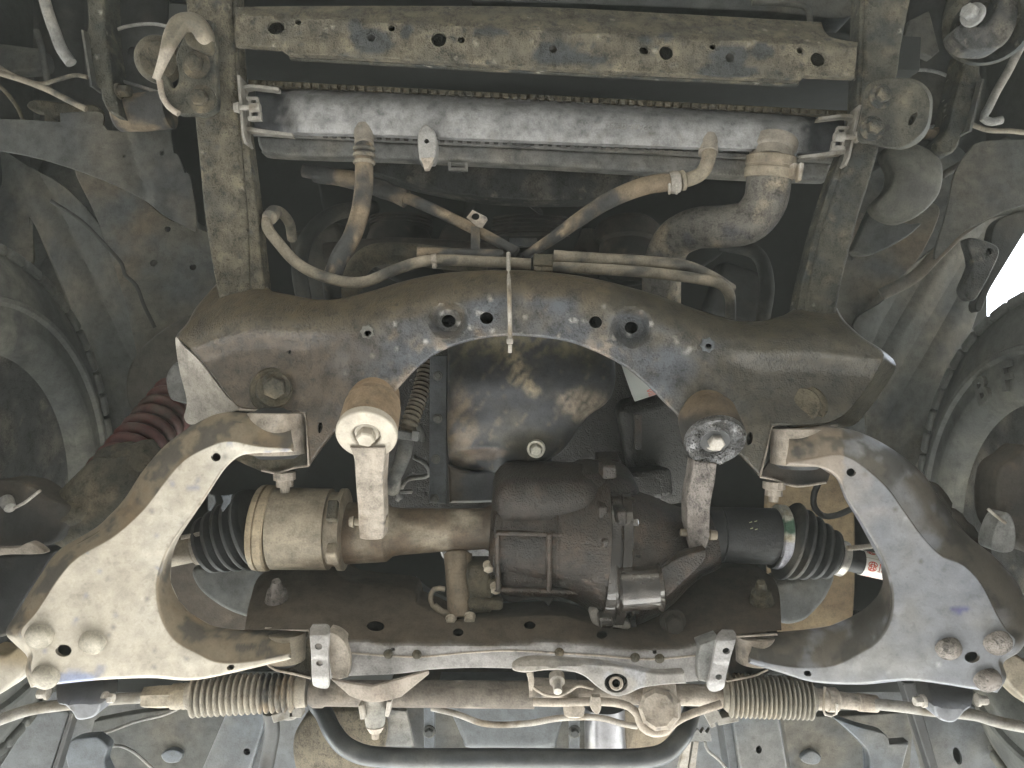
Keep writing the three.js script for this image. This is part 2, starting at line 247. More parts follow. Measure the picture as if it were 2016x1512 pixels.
// hexagon head with washer, shared geometry; dir = way it points (drawing space)
const boltCache = {};
function bolt(name, c, dir, r, fin, o = {}) {
  const key = [fin, r.toFixed(4), o.washer ?? 1.5, o.len ?? 0.6, (o.v ?? 0)].join();
  if (!boltCache[key]) {
    const L = r * (o.len ?? 0.6), gs = [], w = o.washer ?? 1.5;
    if (w) gs.push(rev(new V3(0, 0, -0.001), new V3(0, 0, L * 0.28), [[0, r * w], [0.75, r * w], [1, r * w * 0.93]], 24));
    gs.push(rev(new V3(0, 0, w ? L * 0.28 : -0.001), new V3(0, 0, L * 1.25), [[0, r], [0.86, r], [1, r * 0.84]], 6, 20));
    boltCache[key] = colour(refine(mergeGeometries(gs.map(strip)), 0.004), fin);
  }
  const m = new THREE.Mesh(boltCache[key], FIN[fin].m); m.name = name; m.castShadow = m.receiveShadow = true; if (o.label) m.userData.label = o.label;
  const par = o.parent || T; let top = par; while (top.parent && top.parent !== scene) top = top.parent;
  m.position.copy(c).sub(top._at); if (par !== top) m.position.sub(par.position);
  m.quaternion.setFromUnitVectors(new V3(0, 0, 1), dir.clone().normalize()); m.rotateZ(o.spin ?? rnd() * 1.05); par.add(m); TRI += boltCache[key].attributes.position.count / 3; return m;
}
const DN = new V3(0, 0, 1);                                        // towards the ground (and the camera)

// ---------------------------------------------------------------- finishes (linear base colours)
const MUD = [0.17, 0.135, 0.085], TAN = [0.34, 0.27, 0.18], CREAM = [0.56, 0.49, 0.385], DRUST = [0.2, 0.115, 0.06], INK = [0.03, 0.034, 0.04], PALE = [0.42, 0.40, 0.37];
finish('rail_mud', [0.113, 0.099, 0.070], [[[0.075, 0.070, 0.055], 0.4, 22, 0.3], [[0.158, 0.136, 0.095], 0.3, 30, 0.25], [[0.044, 0.046, 0.044], 0.18, 80, 0.1], [[0.246, 0.224, 0.180], 0.06, 150, 0.06]], { rough: 0.9, grain: 2, bump: 0.002, var: 0.4 });
finish('rail_dark', [0.063, 0.060, 0.045], [[[0.029, 0.032, 0.031], 0.4, 26, 0.18], [[0.120, 0.103, 0.071], 0.25, 34, 0.14], [[0.253, 0.238, 0.201], 0.06, 130, 0.05]], { rough: 0.85, grain: 2, bump: 0.0016, var: 0.5 });
finish('member', [0.074, 0.08, 0.092], [[[0.095, 0.08, 0.056], 0.4, 14, 0.3], [[0.17, 0.13, 0.095], 0.16, 44, 0.14], [[0.048, 0.05, 0.056], 0.22, 34, 0.2], [[0.34, 0.315, 0.28], 0.05, 95, 0.05]], { rough: 0.42, grain: 2, bump: 0.0008, var: 0.3 });
finish('brown', [0.089, 0.076, 0.051], [[[0.047, 0.043, 0.032], 0.36, 14, 0.22], [[0.140, 0.112, 0.073], 0.22, 26, 0.18]], { rough: 0.92, grain: 2, bump: 0.0008, var: 0.35 });
finish('darkbrown', [0.05, 0.042, 0.034], [[[0.022, 0.021, 0.02], 0.4, 12, 0.2], [[0.11, 0.085, 0.06], 0.16, 26, 0.15]], { rough: 0.85, grain: 1, bump: 0.0008, var: 0.35 });
finish('cream', [0.5, 0.455, 0.385], [[[0.42, 0.38, 0.32], 0.36, 7, 0.35], [[0.56, 0.525, 0.465], 0.26, 9, 0.3], [[0.25, 0.235, 0.22], 0.045, 130, 0.05], [[0.3, 0.27, 0.22], 0.03, 60, 0.04]], { rough: 0.8, grain: 0, bump: 0.0005, var: 0.1 });
finish('bluegrey', [0.188, 0.196, 0.218], [[[0.235, 0.233, 0.232], 0.3, 11, 0.35], [[0.155, 0.163, 0.188], 0.26, 16, 0.3], [[0.4, 0.4, 0.4], 0.035, 150, 0.05], [[0.08, 0.075, 0.07], 0.04, 110, 0.05]], { rough: 0.42, grain: 0, bump: 0.0005, var: 0.12 });
finish('tan', [0.275, 0.235, 0.175], [[[0.175, 0.142, 0.102], 0.34, 16, 0.2], [[0.37, 0.325, 0.255], 0.24, 14, 0.2]], { rough: 0.66, grain: 1, bump: 0.0005, var: 0.25 });
finish('pink_dust', [0.37, 0.325, 0.275], [[[0.27, 0.225, 0.18], 0.35, 20, 0.2], [[0.13, 0.12, 0.11], 0.1, 60, 0.08]], { rough: 0.88, grain: 1, bump: 0.0008, var: 0.3 });
finish('rubber', [0.028, 0.029, 0.031], [[[0.085, 0.075, 0.06], 0.22, 14, 0.2]], { rough: 0.72, grain: 1, bump: 0.0005, var: 0.3 });
finish('rubber_dust', [0.05, 0.05, 0.05], [[[0.22, 0.17, 0.115], 0.42, 16, 0.16], [[0.36, 0.28, 0.19], 0.2, 24, 0.1]], { rough: 0.85, grain: 1, bump: 0.0008, var: 0.3 });
finish('hose_big', [0.13, 0.12, 0.105], [[[0.27, 0.225, 0.165], 0.36, 13, 0.16], [[0.075, 0.075, 0.08], 0.3, 22, 0.16]], { rough: 0.75, grain: 2, bump: 0.0006, var: 0.3 });
finish('dusty_tube', [0.230, 0.200, 0.153], [[[0.076, 0.072, 0.064], 0.3, 22, 0.12], [[0.340, 0.289, 0.221], 0.22, 30, 0.12]], { rough: 0.8, grain: 1, bump: 0.0005, var: 0.3 });
finish('tank', [0.05, 0.054, 0.06], [[[0.2, 0.19, 0.175], 0.5, 22, 0.25]], { rough: 0.42, grain: 1, bump: 0.0005, var: 0.3 });
finish('dull_metal', [0.25, 0.235, 0.21], [[[0.14, 0.12, 0.09], 0.35, 30, 0.15]], { rough: 0.6, grain: 1, bump: 0.0004, var: 0.3 });
finish('shroud', [0.221, 0.221, 0.215], [[[0.312, 0.293, 0.260], 0.4, 10, 0.2], [[0.117, 0.117, 0.117], 0.2, 20, 0.15]], { rough: 0.8, grain: 1, bump: 0.0004, var: 0.25 });
finish('shroud_dark', [0.045, 0.046, 0.046], [[[0.11, 0.1, 0.085], 0.35, 18, 0.14], [[0.17, 0.15, 0.12], 0.14, 40, 0.1]], { rough: 0.8, grain: 2, bump: 0.0008, var: 0.4 });
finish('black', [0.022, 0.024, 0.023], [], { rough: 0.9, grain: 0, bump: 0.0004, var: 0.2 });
finish('dark', [0.03, 0.031, 0.03], [[[0.06, 0.055, 0.045], 0.3, 10, 0.2]], { rough: 0.85, grain: 1, bump: 0.0006, var: 0.4 });
finish('clip_metal', [0.4, 0.37, 0.33], [[[0.24, 0.2, 0.15], 0.35, 30, 0.15]], { rough: 0.6, grain: 1, bump: 0.0004, var: 0.3 });
finish('steel', [0.55, 0.53, 0.5], [[[0.3, 0.26, 0.2], 0.3, 40, 0.15]], { rough: 0.38, metal: 0.6, grain: 1, bump: 0.0004, var: 0.25 });
finish('zinc', [0.62, 0.6, 0.52], [[[0.45, 0.4, 0.28], 0.3, 60, 0.15]], { rough: 0.4, metal: 0.3, grain: 1, bump: 0.0005, var: 0.25 });
finish('liner', [0.075, 0.078, 0.075], [[[0.111, 0.101, 0.083], 0.42, 7, 0.3], [[0.055, 0.058, 0.060], 0.3, 12, 0.25]], { rough: 0.9, grain: 1, bump: 0.0004, var: 0.25 });
finish('liner_brown', [0.108, 0.102, 0.086], [[[0.136, 0.108, 0.077], 0.4, 6, 0.3], [[0.080, 0.086, 0.088], 0.35, 9, 0.25]], { rough: 0.9, grain: 1, bump: 0.0004, var: 0.25 });
finish('tyre', [0.073, 0.076, 0.073], [[[0.121, 0.119, 0.101], 0.4, 8, 0.25], [[0.042, 0.044, 0.044], 0.25, 16, 0.15]], { rough: 0.8, grain: 1, bump: 0.0004, var: 0.25 });
finish('pan', [0.052, 0.055, 0.063], [[[0.085, 0.078, 0.062], 0.36, 12, 0.25]], { rough: 0.45, grain: 1, bump: 0.0004, var: 0.35 });
finish('oily', [0.024, 0.0165, 0.0115], [[[0.046, 0.031, 0.021], 0.42, 18, 0.22], [[0.078, 0.054, 0.036], 0.2, 60, 0.12], [[0.009, 0.008, 0.007], 0.3, 14, 0.22]], { rough: 0.42, grain: 2, bump: 0.0018, var: 0.4 });
finish('brown_plain', [0.09, 0.074, 0.052], [[[0.055, 0.046, 0.034], 0.36, 14, 0.25], [[0.125, 0.098, 0.066], 0.22, 26, 0.2]], { rough: 0.9, grain: 1, bump: 0.0006, var: 0.3 });
finish('wet_oil', [0.05, 0.042, 0.036], [[[0.022, 0.018, 0.016], 0.3, 60, 0.15]], { rough: 0.15, metal: 0.25, coat: 1, grain: 1, bump: 0.0022, var: 0.4 });
finish('cast_rough', [0.2, 0.178, 0.162], [[[0.13, 0.112, 0.1], 0.4, 26, 0.2], [[0.07, 0.06, 0.055], 0.12, 110, 0.06]], { rough: 0.85, grain: 2, bump: 0.0014, var: 0.3 });
finish('gritty', [0.15, 0.15, 0.155], [[[0.05, 0.048, 0.046], 0.4, 60, 0.12], [[0.3, 0.29, 0.28], 0.15, 90, 0.1]], { rough: 0.32, metal: 0.35, grain: 2, bump: 0.004, var: 0.4 });
finish('olive', [0.069, 0.065, 0.048], [[[0.043, 0.042, 0.035], 0.4, 14, 0.2], [[0.123, 0.105, 0.072], 0.2, 24, 0.14]], { rough: 0.85, grain: 2, bump: 0.0008, var: 0.3 });
finish('horn_grey', [0.115, 0.112, 0.095], [[[0.075, 0.073, 0.068], 0.4, 10, 0.2]], { rough: 0.8, grain: 1, bump: 0.0004, var: 0.25 });
finish('red_spring', [0.1, 0.03, 0.026], [[[0.08, 0.05, 0.038], 0.35, 16, 0.15]], { rough: 0.6, grain: 1, bump: 0.0004, var: 0.3 });
finish('underbody', [0.085, 0.093, 0.102], [[[0.119, 0.115, 0.102], 0.36, 8, 0.25], [[0.055, 0.061, 0.068], 0.25, 14, 0.2]], { rough: 0.55, grain: 1, bump: 0.0004, var: 0.2 });
finish('underbody_blue', [0.081, 0.095, 0.112], [[[0.110, 0.110, 0.106], 0.36, 8, 0.25], [[0.049, 0.058, 0.069], 0.25, 14, 0.2]], { rough: 0.45, grain: 1, bump: 0.0004, var: 0.2 });
finish('gap_daylight', [0.5, 0.5, 0.51], [[[0.3, 0.29, 0.27], 0.35, 18, 0.2]], { rough: 0.45, metal: 0.3, grain: 1, bump: 0.0006, var: 0.25 });
finish('exhaust', [0.3, 0.3, 0.32], [[[0.2, 0.19, 0.18], 0.3, 10, 0.2]], { rough: 0.34, metal: 0.7, grain: 0, bump: 0.0002, var: 0.15 });
finish('bar_black', [0.03, 0.034, 0.038], [[[0.07, 0.072, 0.07], 0.25, 16, 0.2]], { rough: 0.4, grain: 1, bump: 0.0004, var: 0.25 });
finish('rotor', [0.2, 0.15, 0.085], [[[0.13, 0.09, 0.05], 0.4, 9, 0.2]], { rough: 0.85, grain: 1, bump: 0.0005, var: 0.25 });
finish('white', [0.72, 0.72, 0.71], [[[0.5, 0.48, 0.45], 0.2, 20, 0.2]], { rough: 0.45, grain: 0, bump: 0.0002, var: 0.1 });

// ---------------------------------------------------------------- ground and the truck's own shell around the view
function sheet(name, w, h, x, y, z, col, label) {
  const g = new THREE.PlaneGeometry(w, h); g.rotateX(-Math.PI / 2); const t = GR[1].clone(); t.repeat.set(w * 3, h * 3); t.needsUpdate = true;
  const m = new THREE.Mesh(g, new THREE.MeshStandardMaterial({ color: new THREE.Color(...col), roughness: 0.95, map: t })); m.name = name; m.position.set(x, y, z); m.receiveShadow = true; m.userData = { kind: 'structure', label }; scene.add(m);
}
sheet('ground', 240, 240, 0, 0, 0, [0.47, 0.465, 0.45], 'pale sunlit yard ground behind the raised truck');
sheet('light_cutting_floor', 24, 5.7, 0, 0.004, 1.0, [0.08, 0.079, 0.074], 'added dark floor sheet cutting bounce light under the front of the raised truck');  // unseen dark sheet, added to cut the light bounced from below
{ const m = new THREE.Mesh(new THREE.BoxGeometry(24, 4.5, 0.2), new THREE.MeshStandardMaterial({ color: new THREE.Color(0.16, 0.15, 0.13), roughness: 0.95, map: GR[2] })); m.name = 'light_blocking_wall'; m.position.set(0, 2.25, 3.9); m.castShadow = m.receiveShadow = true; m.userData = { kind: 'structure', label: 'added unseen dark wall blocking light from in front of the truck' }; scene.add(m); }  // unseen wall, added to keep light from the front away
thing('truck_body', 'dark underside of the truck body closing the engine bay and front end from above', 'vehicle body', P(1008, 756, 1.8));
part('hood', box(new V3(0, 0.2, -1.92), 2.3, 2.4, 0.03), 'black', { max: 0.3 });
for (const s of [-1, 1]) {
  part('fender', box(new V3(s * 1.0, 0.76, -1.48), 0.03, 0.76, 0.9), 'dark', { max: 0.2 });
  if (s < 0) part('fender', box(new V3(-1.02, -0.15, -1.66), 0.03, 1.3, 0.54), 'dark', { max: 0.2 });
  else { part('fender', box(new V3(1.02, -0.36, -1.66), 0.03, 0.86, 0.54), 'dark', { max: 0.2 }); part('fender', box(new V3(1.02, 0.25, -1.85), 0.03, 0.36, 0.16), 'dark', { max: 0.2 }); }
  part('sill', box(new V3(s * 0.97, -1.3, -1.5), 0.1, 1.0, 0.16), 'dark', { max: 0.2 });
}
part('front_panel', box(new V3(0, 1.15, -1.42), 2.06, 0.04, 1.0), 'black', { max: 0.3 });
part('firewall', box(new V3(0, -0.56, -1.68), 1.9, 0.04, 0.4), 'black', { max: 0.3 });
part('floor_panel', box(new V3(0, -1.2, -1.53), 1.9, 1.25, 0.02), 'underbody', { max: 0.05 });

// ---------------------------------------------------------------- inner fender sheets
thing('inner_fender', 'brown dusty inner fender sheet beside the red spring', 'inner fender', P(300, 560, 1.45));
{
  const fold = (x, y) => 1.42 + 0.014 * (Math.abs(((x * 0.86 - y * 0.42) * 0.014 + 100) % 1 - 0.5) * 2) ** 1.5 + 0.0003 * (300 - x);
  part('apron', shell({ f: [[150, 330], [260, 375], [330, 430], [430, 470], [450, 560], [440, 700], [400, 800], [300, 820], [270, 700], [235, 560], [190, 430]], D: (x, y) => 1.42 + 0.012 * sstep(470, 510, y) - 0.012 * sstep(540, 580, y), h: 0.006, r: 2, holes: [[330, 451, 6, 6], [303, 518, 8, 7], [380, 526, 7, 6], [305, 735, 10, 8]], through: true }), 'liner_brown');
  part('wheel_house', shell({ f: [[-30, 300], [60, 330], [130, 370], [195, 440], [245, 520], [256, 545, 1], [268, 560], [290, 620], [305, 650], [330, 800], [300, 860], [170, 860], [150, 640], [60, 430], [62, 520], [-30, 520]], D: fold, h: 0.006, r: 2, e: 8 }), 'liner');
  part('back_panel', shell({ f: [[-60, 250], [120, 300], [380, 430], [440, 520], [440, 900], [200, 960], [-60, 940]], D: (x, y) => 1.6 + 0.02 * Math.sin(x * 0.03 + y * 0.02), h: 0.006, r: 2, e: 16 }), 'liner');
  part('seam_strip', tube([P(100, 395, 1.36), P(160, 435, 1.36), P(205, 480, 1.36), P(240, 520, 1.37), P(246, 540, 1.37), P(268, 562, 1.37), P(283, 600, 1.37), P(305, 645, 1.38)], 0.0032, { flat: 0.6 }), 'dark');
}
thing('inner_fender', 'grey brown inner fender sheet with a tan lip below the bright arch gap', 'inner fender', P(1760, 560, 1.45));
{
  const fold = (x, y) => 1.42 + 0.014 * (Math.abs(((x * 0.86 + y * 0.5) * 0.013 + 100.3) % 1 - 0.5) * 2) ** 1.5 - 0.0003 * (1750 - x);
  part('apron', shell({ f: [[1655, 470], [1690, 420], [1760, 440], [1820, 400], [1850, 420], [1800, 520], [1720, 590], [1690, 640], [1640, 640], [1630, 560]], D: 1.43, h: 0.006, r: 2, holes: [[1676, 508, 6, 6]], through: true }), 'liner_brown');
  part('wheel_house', shell({ f: [[1680, 640], [1740, 590], [1800, 520], [1880, 460], [1985, 412], [1975, 460], [1952, 530], [1930, 600], [1900, 680], [1840, 780], [1800, 920], [1720, 920], [1700, 760]], D: fold, h: 0.006, r: 2, e: 8 }), 'liner');
  part('back_panel', shell({ f: [[1620, 400], [1780, 300], [1900, 300], [1905, 470], [1890, 620], [1960, 700], [1960, 960], [1720, 960], [1600, 700]], D: (x, y) => 1.6 + 0.02 * Math.sin(x * 0.03 - y * 0.02), h: 0.006, r: 2, e: 16 }), 'liner');
  part('lip', tube([P(2030, 405, 1.34), P(1950, 418, 1.34), P(1900, 448, 1.35), P(1850, 495, 1.36), P(1800, 545, 1.37), P(1735, 580, 1.38)], 0.011, { flat: 0.5 }), 'liner_brown');
  part('arch_flange', shell({ f: [[1960, 440], [2030, 415], [2030, 440], [2012, 468], [1980, 520], [1950, 570], [1932, 612], [1920, 600], [1944, 540]], D: 1.33, h: 0.02, r: 3 }), 'dark');
  part('clip', shell({ f: [[1905, 470], [1945, 475], [1968, 492], [1955, 530], [1920, 590], [1896, 570], [1915, 520]], D: 1.31, h: 0.02, r: 4, holes: [[1948, 495, 7, 7]] }), 'shroud_dark');
}
thing('splash_shield', 'flat blue grey plastic splash shield left of the left frame rail, below the body mount', 'splash shield', P(220, 330, 1.3));
part('sheet', shell({ f: [[-40, 232, 1], [60, 236], [118, 240, 1], [118, 222, 1], [196, 220], [203, 245, 1], [212, 256, 1], [250, 258, 1], [247, 237, 1], [322, 238], [333, 246], [342, 300, 1], [350, 304, 1], [364, 340, 1], [374, 346], [386, 420], [386, 458, 1], [330, 428], [280, 392], [215, 360], [150, 335], [90, 316], [40, 304], [-40, 290, 1]], D: (x, y) => 1.3 + 0.008 * sstep(205, 250, x - (y - 250) * 0.28) - 0.01 * sstep(250, 262, x - (y - 250) * 0.28), h: 0.004, r: 1.5, holes: [[319, 301, 5, 5], [245, 308, 3, 3]], through: true }), 'liner');
thing('splash_shield', 'dark plain splash shield in the shade right of the round horn', 'splash shield', P(1930, 350, 1.32));
part('sheet', shell({ f: [[1935, 278], [2040, 274, 1], [2040, 400, 1], [1990, 412], [1900, 455], [1840, 510], [1862, 420], [1880, 340], [1905, 300]], D: 1.32, h: 0.004, r: 1.5 }), 'liner');

// ---------------------------------------------------------------- wheels
function wheel(s, label) {
  const C = new V3(s * 0.835, s > 0 ? -0.23 : -0.165, s > 0 ? -1.05 : -1.07), W = thing('wheel', label, 'wheel', C), A = C.clone().add(new V3(-s * 0.14, 0, 0)), B = C.clone().add(new V3(s * 0.14, 0, 0));
  part('tyre', rev(A, B, [[0.12, 0.205], [0.04, 0.215], [0.0, 0.235], [0.0, 0.242], [-0.004, 0.244], [-0.004, 0.25], [0.004, 0.255], [0.01, 0.272], [-0.008, 0.277], [-0.008, 0.283], [0.02, 0.288], [0.06, 0.32], [0.14, 0.36], [0.22, 0.368], [0.78, 0.368], [0.95, 0.3], [1, 0.24], [0.9, 0.205]], 96), 'tyre', { max: 0.012 });
  const lug = [], n = 52; for (let k = 0; k < n; k++) { const a = k / n * 6.28319, c = C.clone().add(new V3(-s * 0.088, Math.sin(a) * 0.361, Math.cos(a) * 0.361)); lug.push(box(c, 0.045, 0.04, 0.016, [-a, 0, 0], 0.005)); }
  for (let row = 0; row < 2; row++) for (let k = 0; k < n; k++) { const a = (k + 0.5 * row) / n * 6.28319; lug.push(box(C.clone().add(new V3(s * (-0.02 + row * 0.07), Math.sin(a) * 0.36, Math.cos(a) * 0.36)), 0.055, 0.036, 0.02, [-a, 0, 0.3], 0.003)); }
  part('tread', lug, 'tyre', { max: 0.03 });
  part('rim', rev(C.clone().add(new V3(-s * 0.11, 0, 0)), C.clone().add(new V3(s * 0.1, 0, 0)), [[-0.02, 0.206], [-0.02, 0.222], [0.0, 0.226], [0.03, 0.21], [0.06, 0.196], [0.25, 0.186], [0.75, 0.17], [0.8, 0.06], [0.85, 0.05]], 64), 'shroud_dark', { max: 0.02 });
  part('brake_drum', rev(C.clone().add(new V3(-s * 0.05, 0, 0)), C.clone().add(new V3(s * 0.05, 0, 0)), [[0, 0.05], [0.05, 0.145], [0.2, 0.155], [1, 0.155]], 40), 'darkbrown', { max: 0.02 });
  return { W, C };
}
const font = await new FontLoader().loadAsync('fonts/droid/droid_sans_bold.typeface.json');
{
  const { C } = wheel(-1, 'dusty all-terrain tyre and wheel at the left edge, beside the red spring');
  const tick = []; for (let k = 0; k < 26; k++) { const a = 0.15 + k * 0.028, r = k % 2 ? 0.262 : 0.265; tick.push(box(C.clone().add(new V3(0.14, -Math.cos(a) * 0.0 + Math.sin(-a + 0.35) * r, -Math.cos(-a + 0.35) * r)), 0.002, 0.0028, 0.012 + (k % 3) * 0.003, [a - 0.35, 0, 0], 0.0004)); }
  part('moulded_print', tick, 'dark', { max: 0.02 });
}
{
  const { C } = wheel(1, 'dusty tyre and wheel with raised letters on its sidewall at the right edge');
  ['B', 'F', 'G'].forEach((ch, k) => {
    const g = strip(new TextGeometry(ch, { font, size: 0.04, depth: 0.005, curveSegments: 5, bevelEnabled: true, bevelSize: 0.0006, bevelThickness: 0.0006 })); g.center();
    const a = -0.36 - k * 0.21, r = 0.322 - 0.012; // angle from straight up towards the rear
    // letter x runs along the rim, y radially; face looks to -x
    const rad = new V3(0, Math.sin(1.117 + k * 0.25), -Math.cos(1.117 + k * 0.25)), nrm = new V3(-1, 0, 0), tan = rad.clone().cross(nrm);
    g.applyMatrix4(new THREE.Matrix4().makeBasis(tan, rad, nrm)); const c = C.clone().addScaledVector(rad, 0.246).add(new V3(-0.143, 0, 0)); g.translate(c.x, c.y, c.z);
    part('raised_letter', g, 'tyre', { max: 0.02 });
  });
}
// ---------------------------------------------------------------- ladder frame
thing('frame_rail', 'tan mud-crusted frame rail with the curled tow hook bolted to it', 'frame rail', P(440, 300, 1.1));
part('rail', shell({ f: [[362, -30, 1], [366, 20], [374, 120], [382, 230], [392, 330], [402, 430], [418, 530], [430, 590, 1], [492, 590, 1], [486, 430], [471, 250], [464, 150], [457, 40], [454, -30, 1]], D: 1.1, h: 0.05, r: 9, ks: 2 }), 'rail_mud');
part('flange', shell({ f: [[456, -30, 1], [464, 150], [471, 250], [487, 430], [493, 590, 1], [524, 590, 1], [514, 500], [506, 420], [490, 290], [470, 150], [466, -30, 1]], D: 1.104, h: 0.03, r: 4, ks: 2 }), 'rail_mud');
thing('frame_rail', 'dark speckled frame rail with the flat tow eye plate bolted to it', 'frame rail', P(1680, 300, 1.1));
part('rail', shell({ f: [[1708, -30, 1], [1703, 60], [1701, 130], [1697, 210], [1688, 262], [1667, 314], [1645, 374], [1626, 434], [1607, 505], [1590, 580], [1584, 640, 1], [1645, 640, 1], [1655, 570], [1672, 500], [1690, 430], [1712, 360], [1735, 280], [1766, 160], [1776, 90], [1800, -30, 1]], D: 1.1, h: 0.05, r: 8, ks: 2 }), 'rail_dark');
part('flange', shell({ f: [[1694, -30, 1], [1691, 60], [1689, 140], [1685, 215], [1674, 262], [1652, 314], [1630, 374], [1611, 434], [1592, 505], [1574, 580], [1564, 640, 1], [1584, 640, 1], [1591, 580], [1608, 505], [1627, 434], [1646, 374], [1668, 314], [1689, 262], [1698, 210], [1702, 130], [1704, 60], [1706, -30, 1]], D: 1.105, h: 0.03, r: 4, ks: 2 }), 'rail_dark');

// front crossmember
{
  const patches = [[735, 82, 38, 26], [700, 60, 14, 24], [1090, 105, 44, 24], [1140, 116, 60, 10], [1268, 78, 14, 10], [1312, 72, 14, 8], [1437, 110, 40, 22], [1500, 100, 22, 16], [1430, 140, 60, 14], [965, 64, 40, 8], [800, 60, 12, 16]];
  const paintF = (q, x, y, X, Y, Z) => { for (const [a, b, rx, ry] of patches) { const d = Math.hypot((x - a) / rx, (y - b) / ry) + 0.35 * fbm(X, Y, Z, 60, 3, 5); const m = sstep(1.08, 0.92, d); if (m > 0) mixTo(q, [0.04, 0.045, 0.048], m * 0.92); } };
  thing('front_crossmember', 'mottled front crossmember with a row of round holes above the radiator', 'crossmember', P(1080, 80, 1.08));
  const yl = x => 54 + (x - 465) * 0.054;              // crease between the upper facet and the main face
  part('beam', shell({ f: [[462, 12, 1], [700, 10], [1040, 12], [1300, 24], [1618, 42, 1], [1634, 70], [1690, 82, 1], [1684, 152, 1], [1585, 148, 1], [1576, 158, 1], [1460, 152], [1040, 132], [700, 112], [568, 106, 1], [552, 94, 1], [463, 88, 1]], D: (x, y) => { const k = 18 + (x - 465) * 0.052; return 1.08 + 0.0016 * Math.max(0, k - y + 10); }, h: 0.012, r: 4, hd: 0.006, e: 8,
    holes: [[543, 54, 17, 14], [587, 43, 6, 6], [731, 74, 8, 8], [771, 55, 7, 7], [864, 77, 15, 15], [908, 78, 7, 7], [1089, 97, 8, 8], [1268, 99, 9, 9], [1312, 103, 14, 15], [1403, 92, 6, 6], [1437, 114, 9, 9], [1575, 99, 6, 7], [1611, 116, 15, 15]] }), 'rail_mud', { paint: paintF, max: 0.009 });
  part('lower_lip', shell({ f: [[568, 108, 1], [1040, 133], [1460, 154], [1574, 160, 1], [1572, 168, 1], [1440, 161], [1040, 141], [570, 115, 1]], D: 1.092, h: 0.008, r: 1.5 }), 'rail_dark');
  for (const [x, y] of [[731, 74], [1089, 97], [1437, 114]]) part('weld_nut', rev(P(x, y, 1.083), P(x, y, 1.1), [[0, 0.0085], [1, 0.0085], [1, 0.0058], [0, 0.0058], [0, 0.0085]], 18), 'dark', { max: 0.02 });
}
thing('bumper_beam', 'dark green-grey beam edge behind the top of the front crossmember', 'beam', P(1300, 10, 1.2));
part('beam', shell({ f: [[930, -30, 1], [1680, -30, 1], [1670, 34], [1500, 22], [1100, 6], [930, 2, 1]], D: 1.22, h: 0.06, r: 3 }), 'liner');
thing('thin_pipe', 'thin grey pipe bending down at the top right corner of the front crossmember', 'pipe', P(1590, 20, 1.2));
part('pipe', tube([P(1480, 6, 1.19), P(1560, 8, 1.19), P(1585, 14, 1.19), P(1594, 32, 1.19), P(1594, 60, 1.19)], px(6, 1.19)), 'liner');

// tow hook, left
thing('tow_hook', 'rusty tan tow hook with a pale curled tip bolted to the mud-crusted rail', 'tow hook', P(370, 130, 1.07));
part('plate', shell({ f: [[372, 34, 1], [415, 40], [421, 60], [424, 130], [427, 200], [418, 218], [398, 226], [380, 223], [350, 222], [332, 205], [318, 172], [314, 150], [326, 148], [338, 172], [348, 168], [352, 146], [346, 112], [356, 84], [366, 60]], D: 1.07, h: 0.014, r: 3 }), 'rail_dark');
part('hook', tube([P(408, 100, 1.07), P(402, 68, 1.062), P(384, 46, 1.054), P(358, 46, 1.046), P(340, 70, 1.036), P(326, 106, 1.03), P(314, 138, 1.03), P(307, 157, 1.032)], t => lerp(0.0125, 0.005, sstep(0.4, 1, t)) * sstep(-0.05, 0.12, t), { seg: 18, step: 0.004 }), 'tan', { paint: (q, x, y, X, Y, Z) => { const n = fbm(X, Y, Z, 60, 3, 4); mixTo(q, [0.12, 0.105, 0.078], sstep(96, 70, y + 50 * n) * 0.85); mixTo(q, [0.4, 0.36, 0.31], sstep(80, 110, y + 40 * n) * 0.6); } });
part('gusset', shell({ f: [[364, 60], [392, 44], [414, 60], [416, 100], [400, 102], [368, 86]], D: 1.06, h: 0.01, r: 4 }), 'brown');
part('rib', tube([P(314, 158, 1.064), P(320, 190, 1.064), P(335, 213, 1.064), P(352, 224, 1.064)], 0.004), 'pink_dust');
for (const [x, y] of [[387, 128], [398, 196]]) bolt('hook_bolt', P(x, y, 1.07), new V3(-0.05, -0.05, 1), 0.0115, 'brown', { washer: 1.65, len: 0.95 });
thing('rubber_stop', 'round tan rubber stop half hidden behind the curled tow hook', 'bump stop', P(310, 118, 1.12));
part('disc', rev(P(316, 118, 1.15), P(312, 118, 1.1), [[0, 0.022], [0.6, 0.033], [0.85, 0.031], [1, 0.024]], 32), 'brown');

// tow eye, right
thing('tow_eye', 'flat D-shaped tow eye plate with a slot and two round bolts on the dark rail', 'tow eye', P(1760, 220, 1.06));
part('plate', shell({ f: [[1704, 172], [1730, 156], [1775, 154], [1806, 162], [1826, 182], [1832, 208], [1826, 246], [1806, 272], [1776, 290], [1744, 290], [1720, 284], [1692, 278], [1690, 250], [1697, 216]], b: [[1704, 174], [1730, 158], [1775, 153], [1810, 160], [1832, 182], [1836, 208], [1830, 250], [1812, 278], [1780, 294], [1746, 292], [1722, 286], [1694, 278], [1692, 250], [1698, 216]], D: (x, y) => 1.062 - 0.00008 * (x - 1700), h: 0.017, r: 3, hd: 0.016, holes: [[1797, 234, 6, 15, 0.55]] }), 'olive');
for (const [x, y] of [[1735, 190], [1717, 253]]) bolt('eye_bolt', P(x, y, 1.06), new V3(0.05, 0.02, 1), 0.0105, 'rail_dark', { washer: 1.6, len: 0.9 });

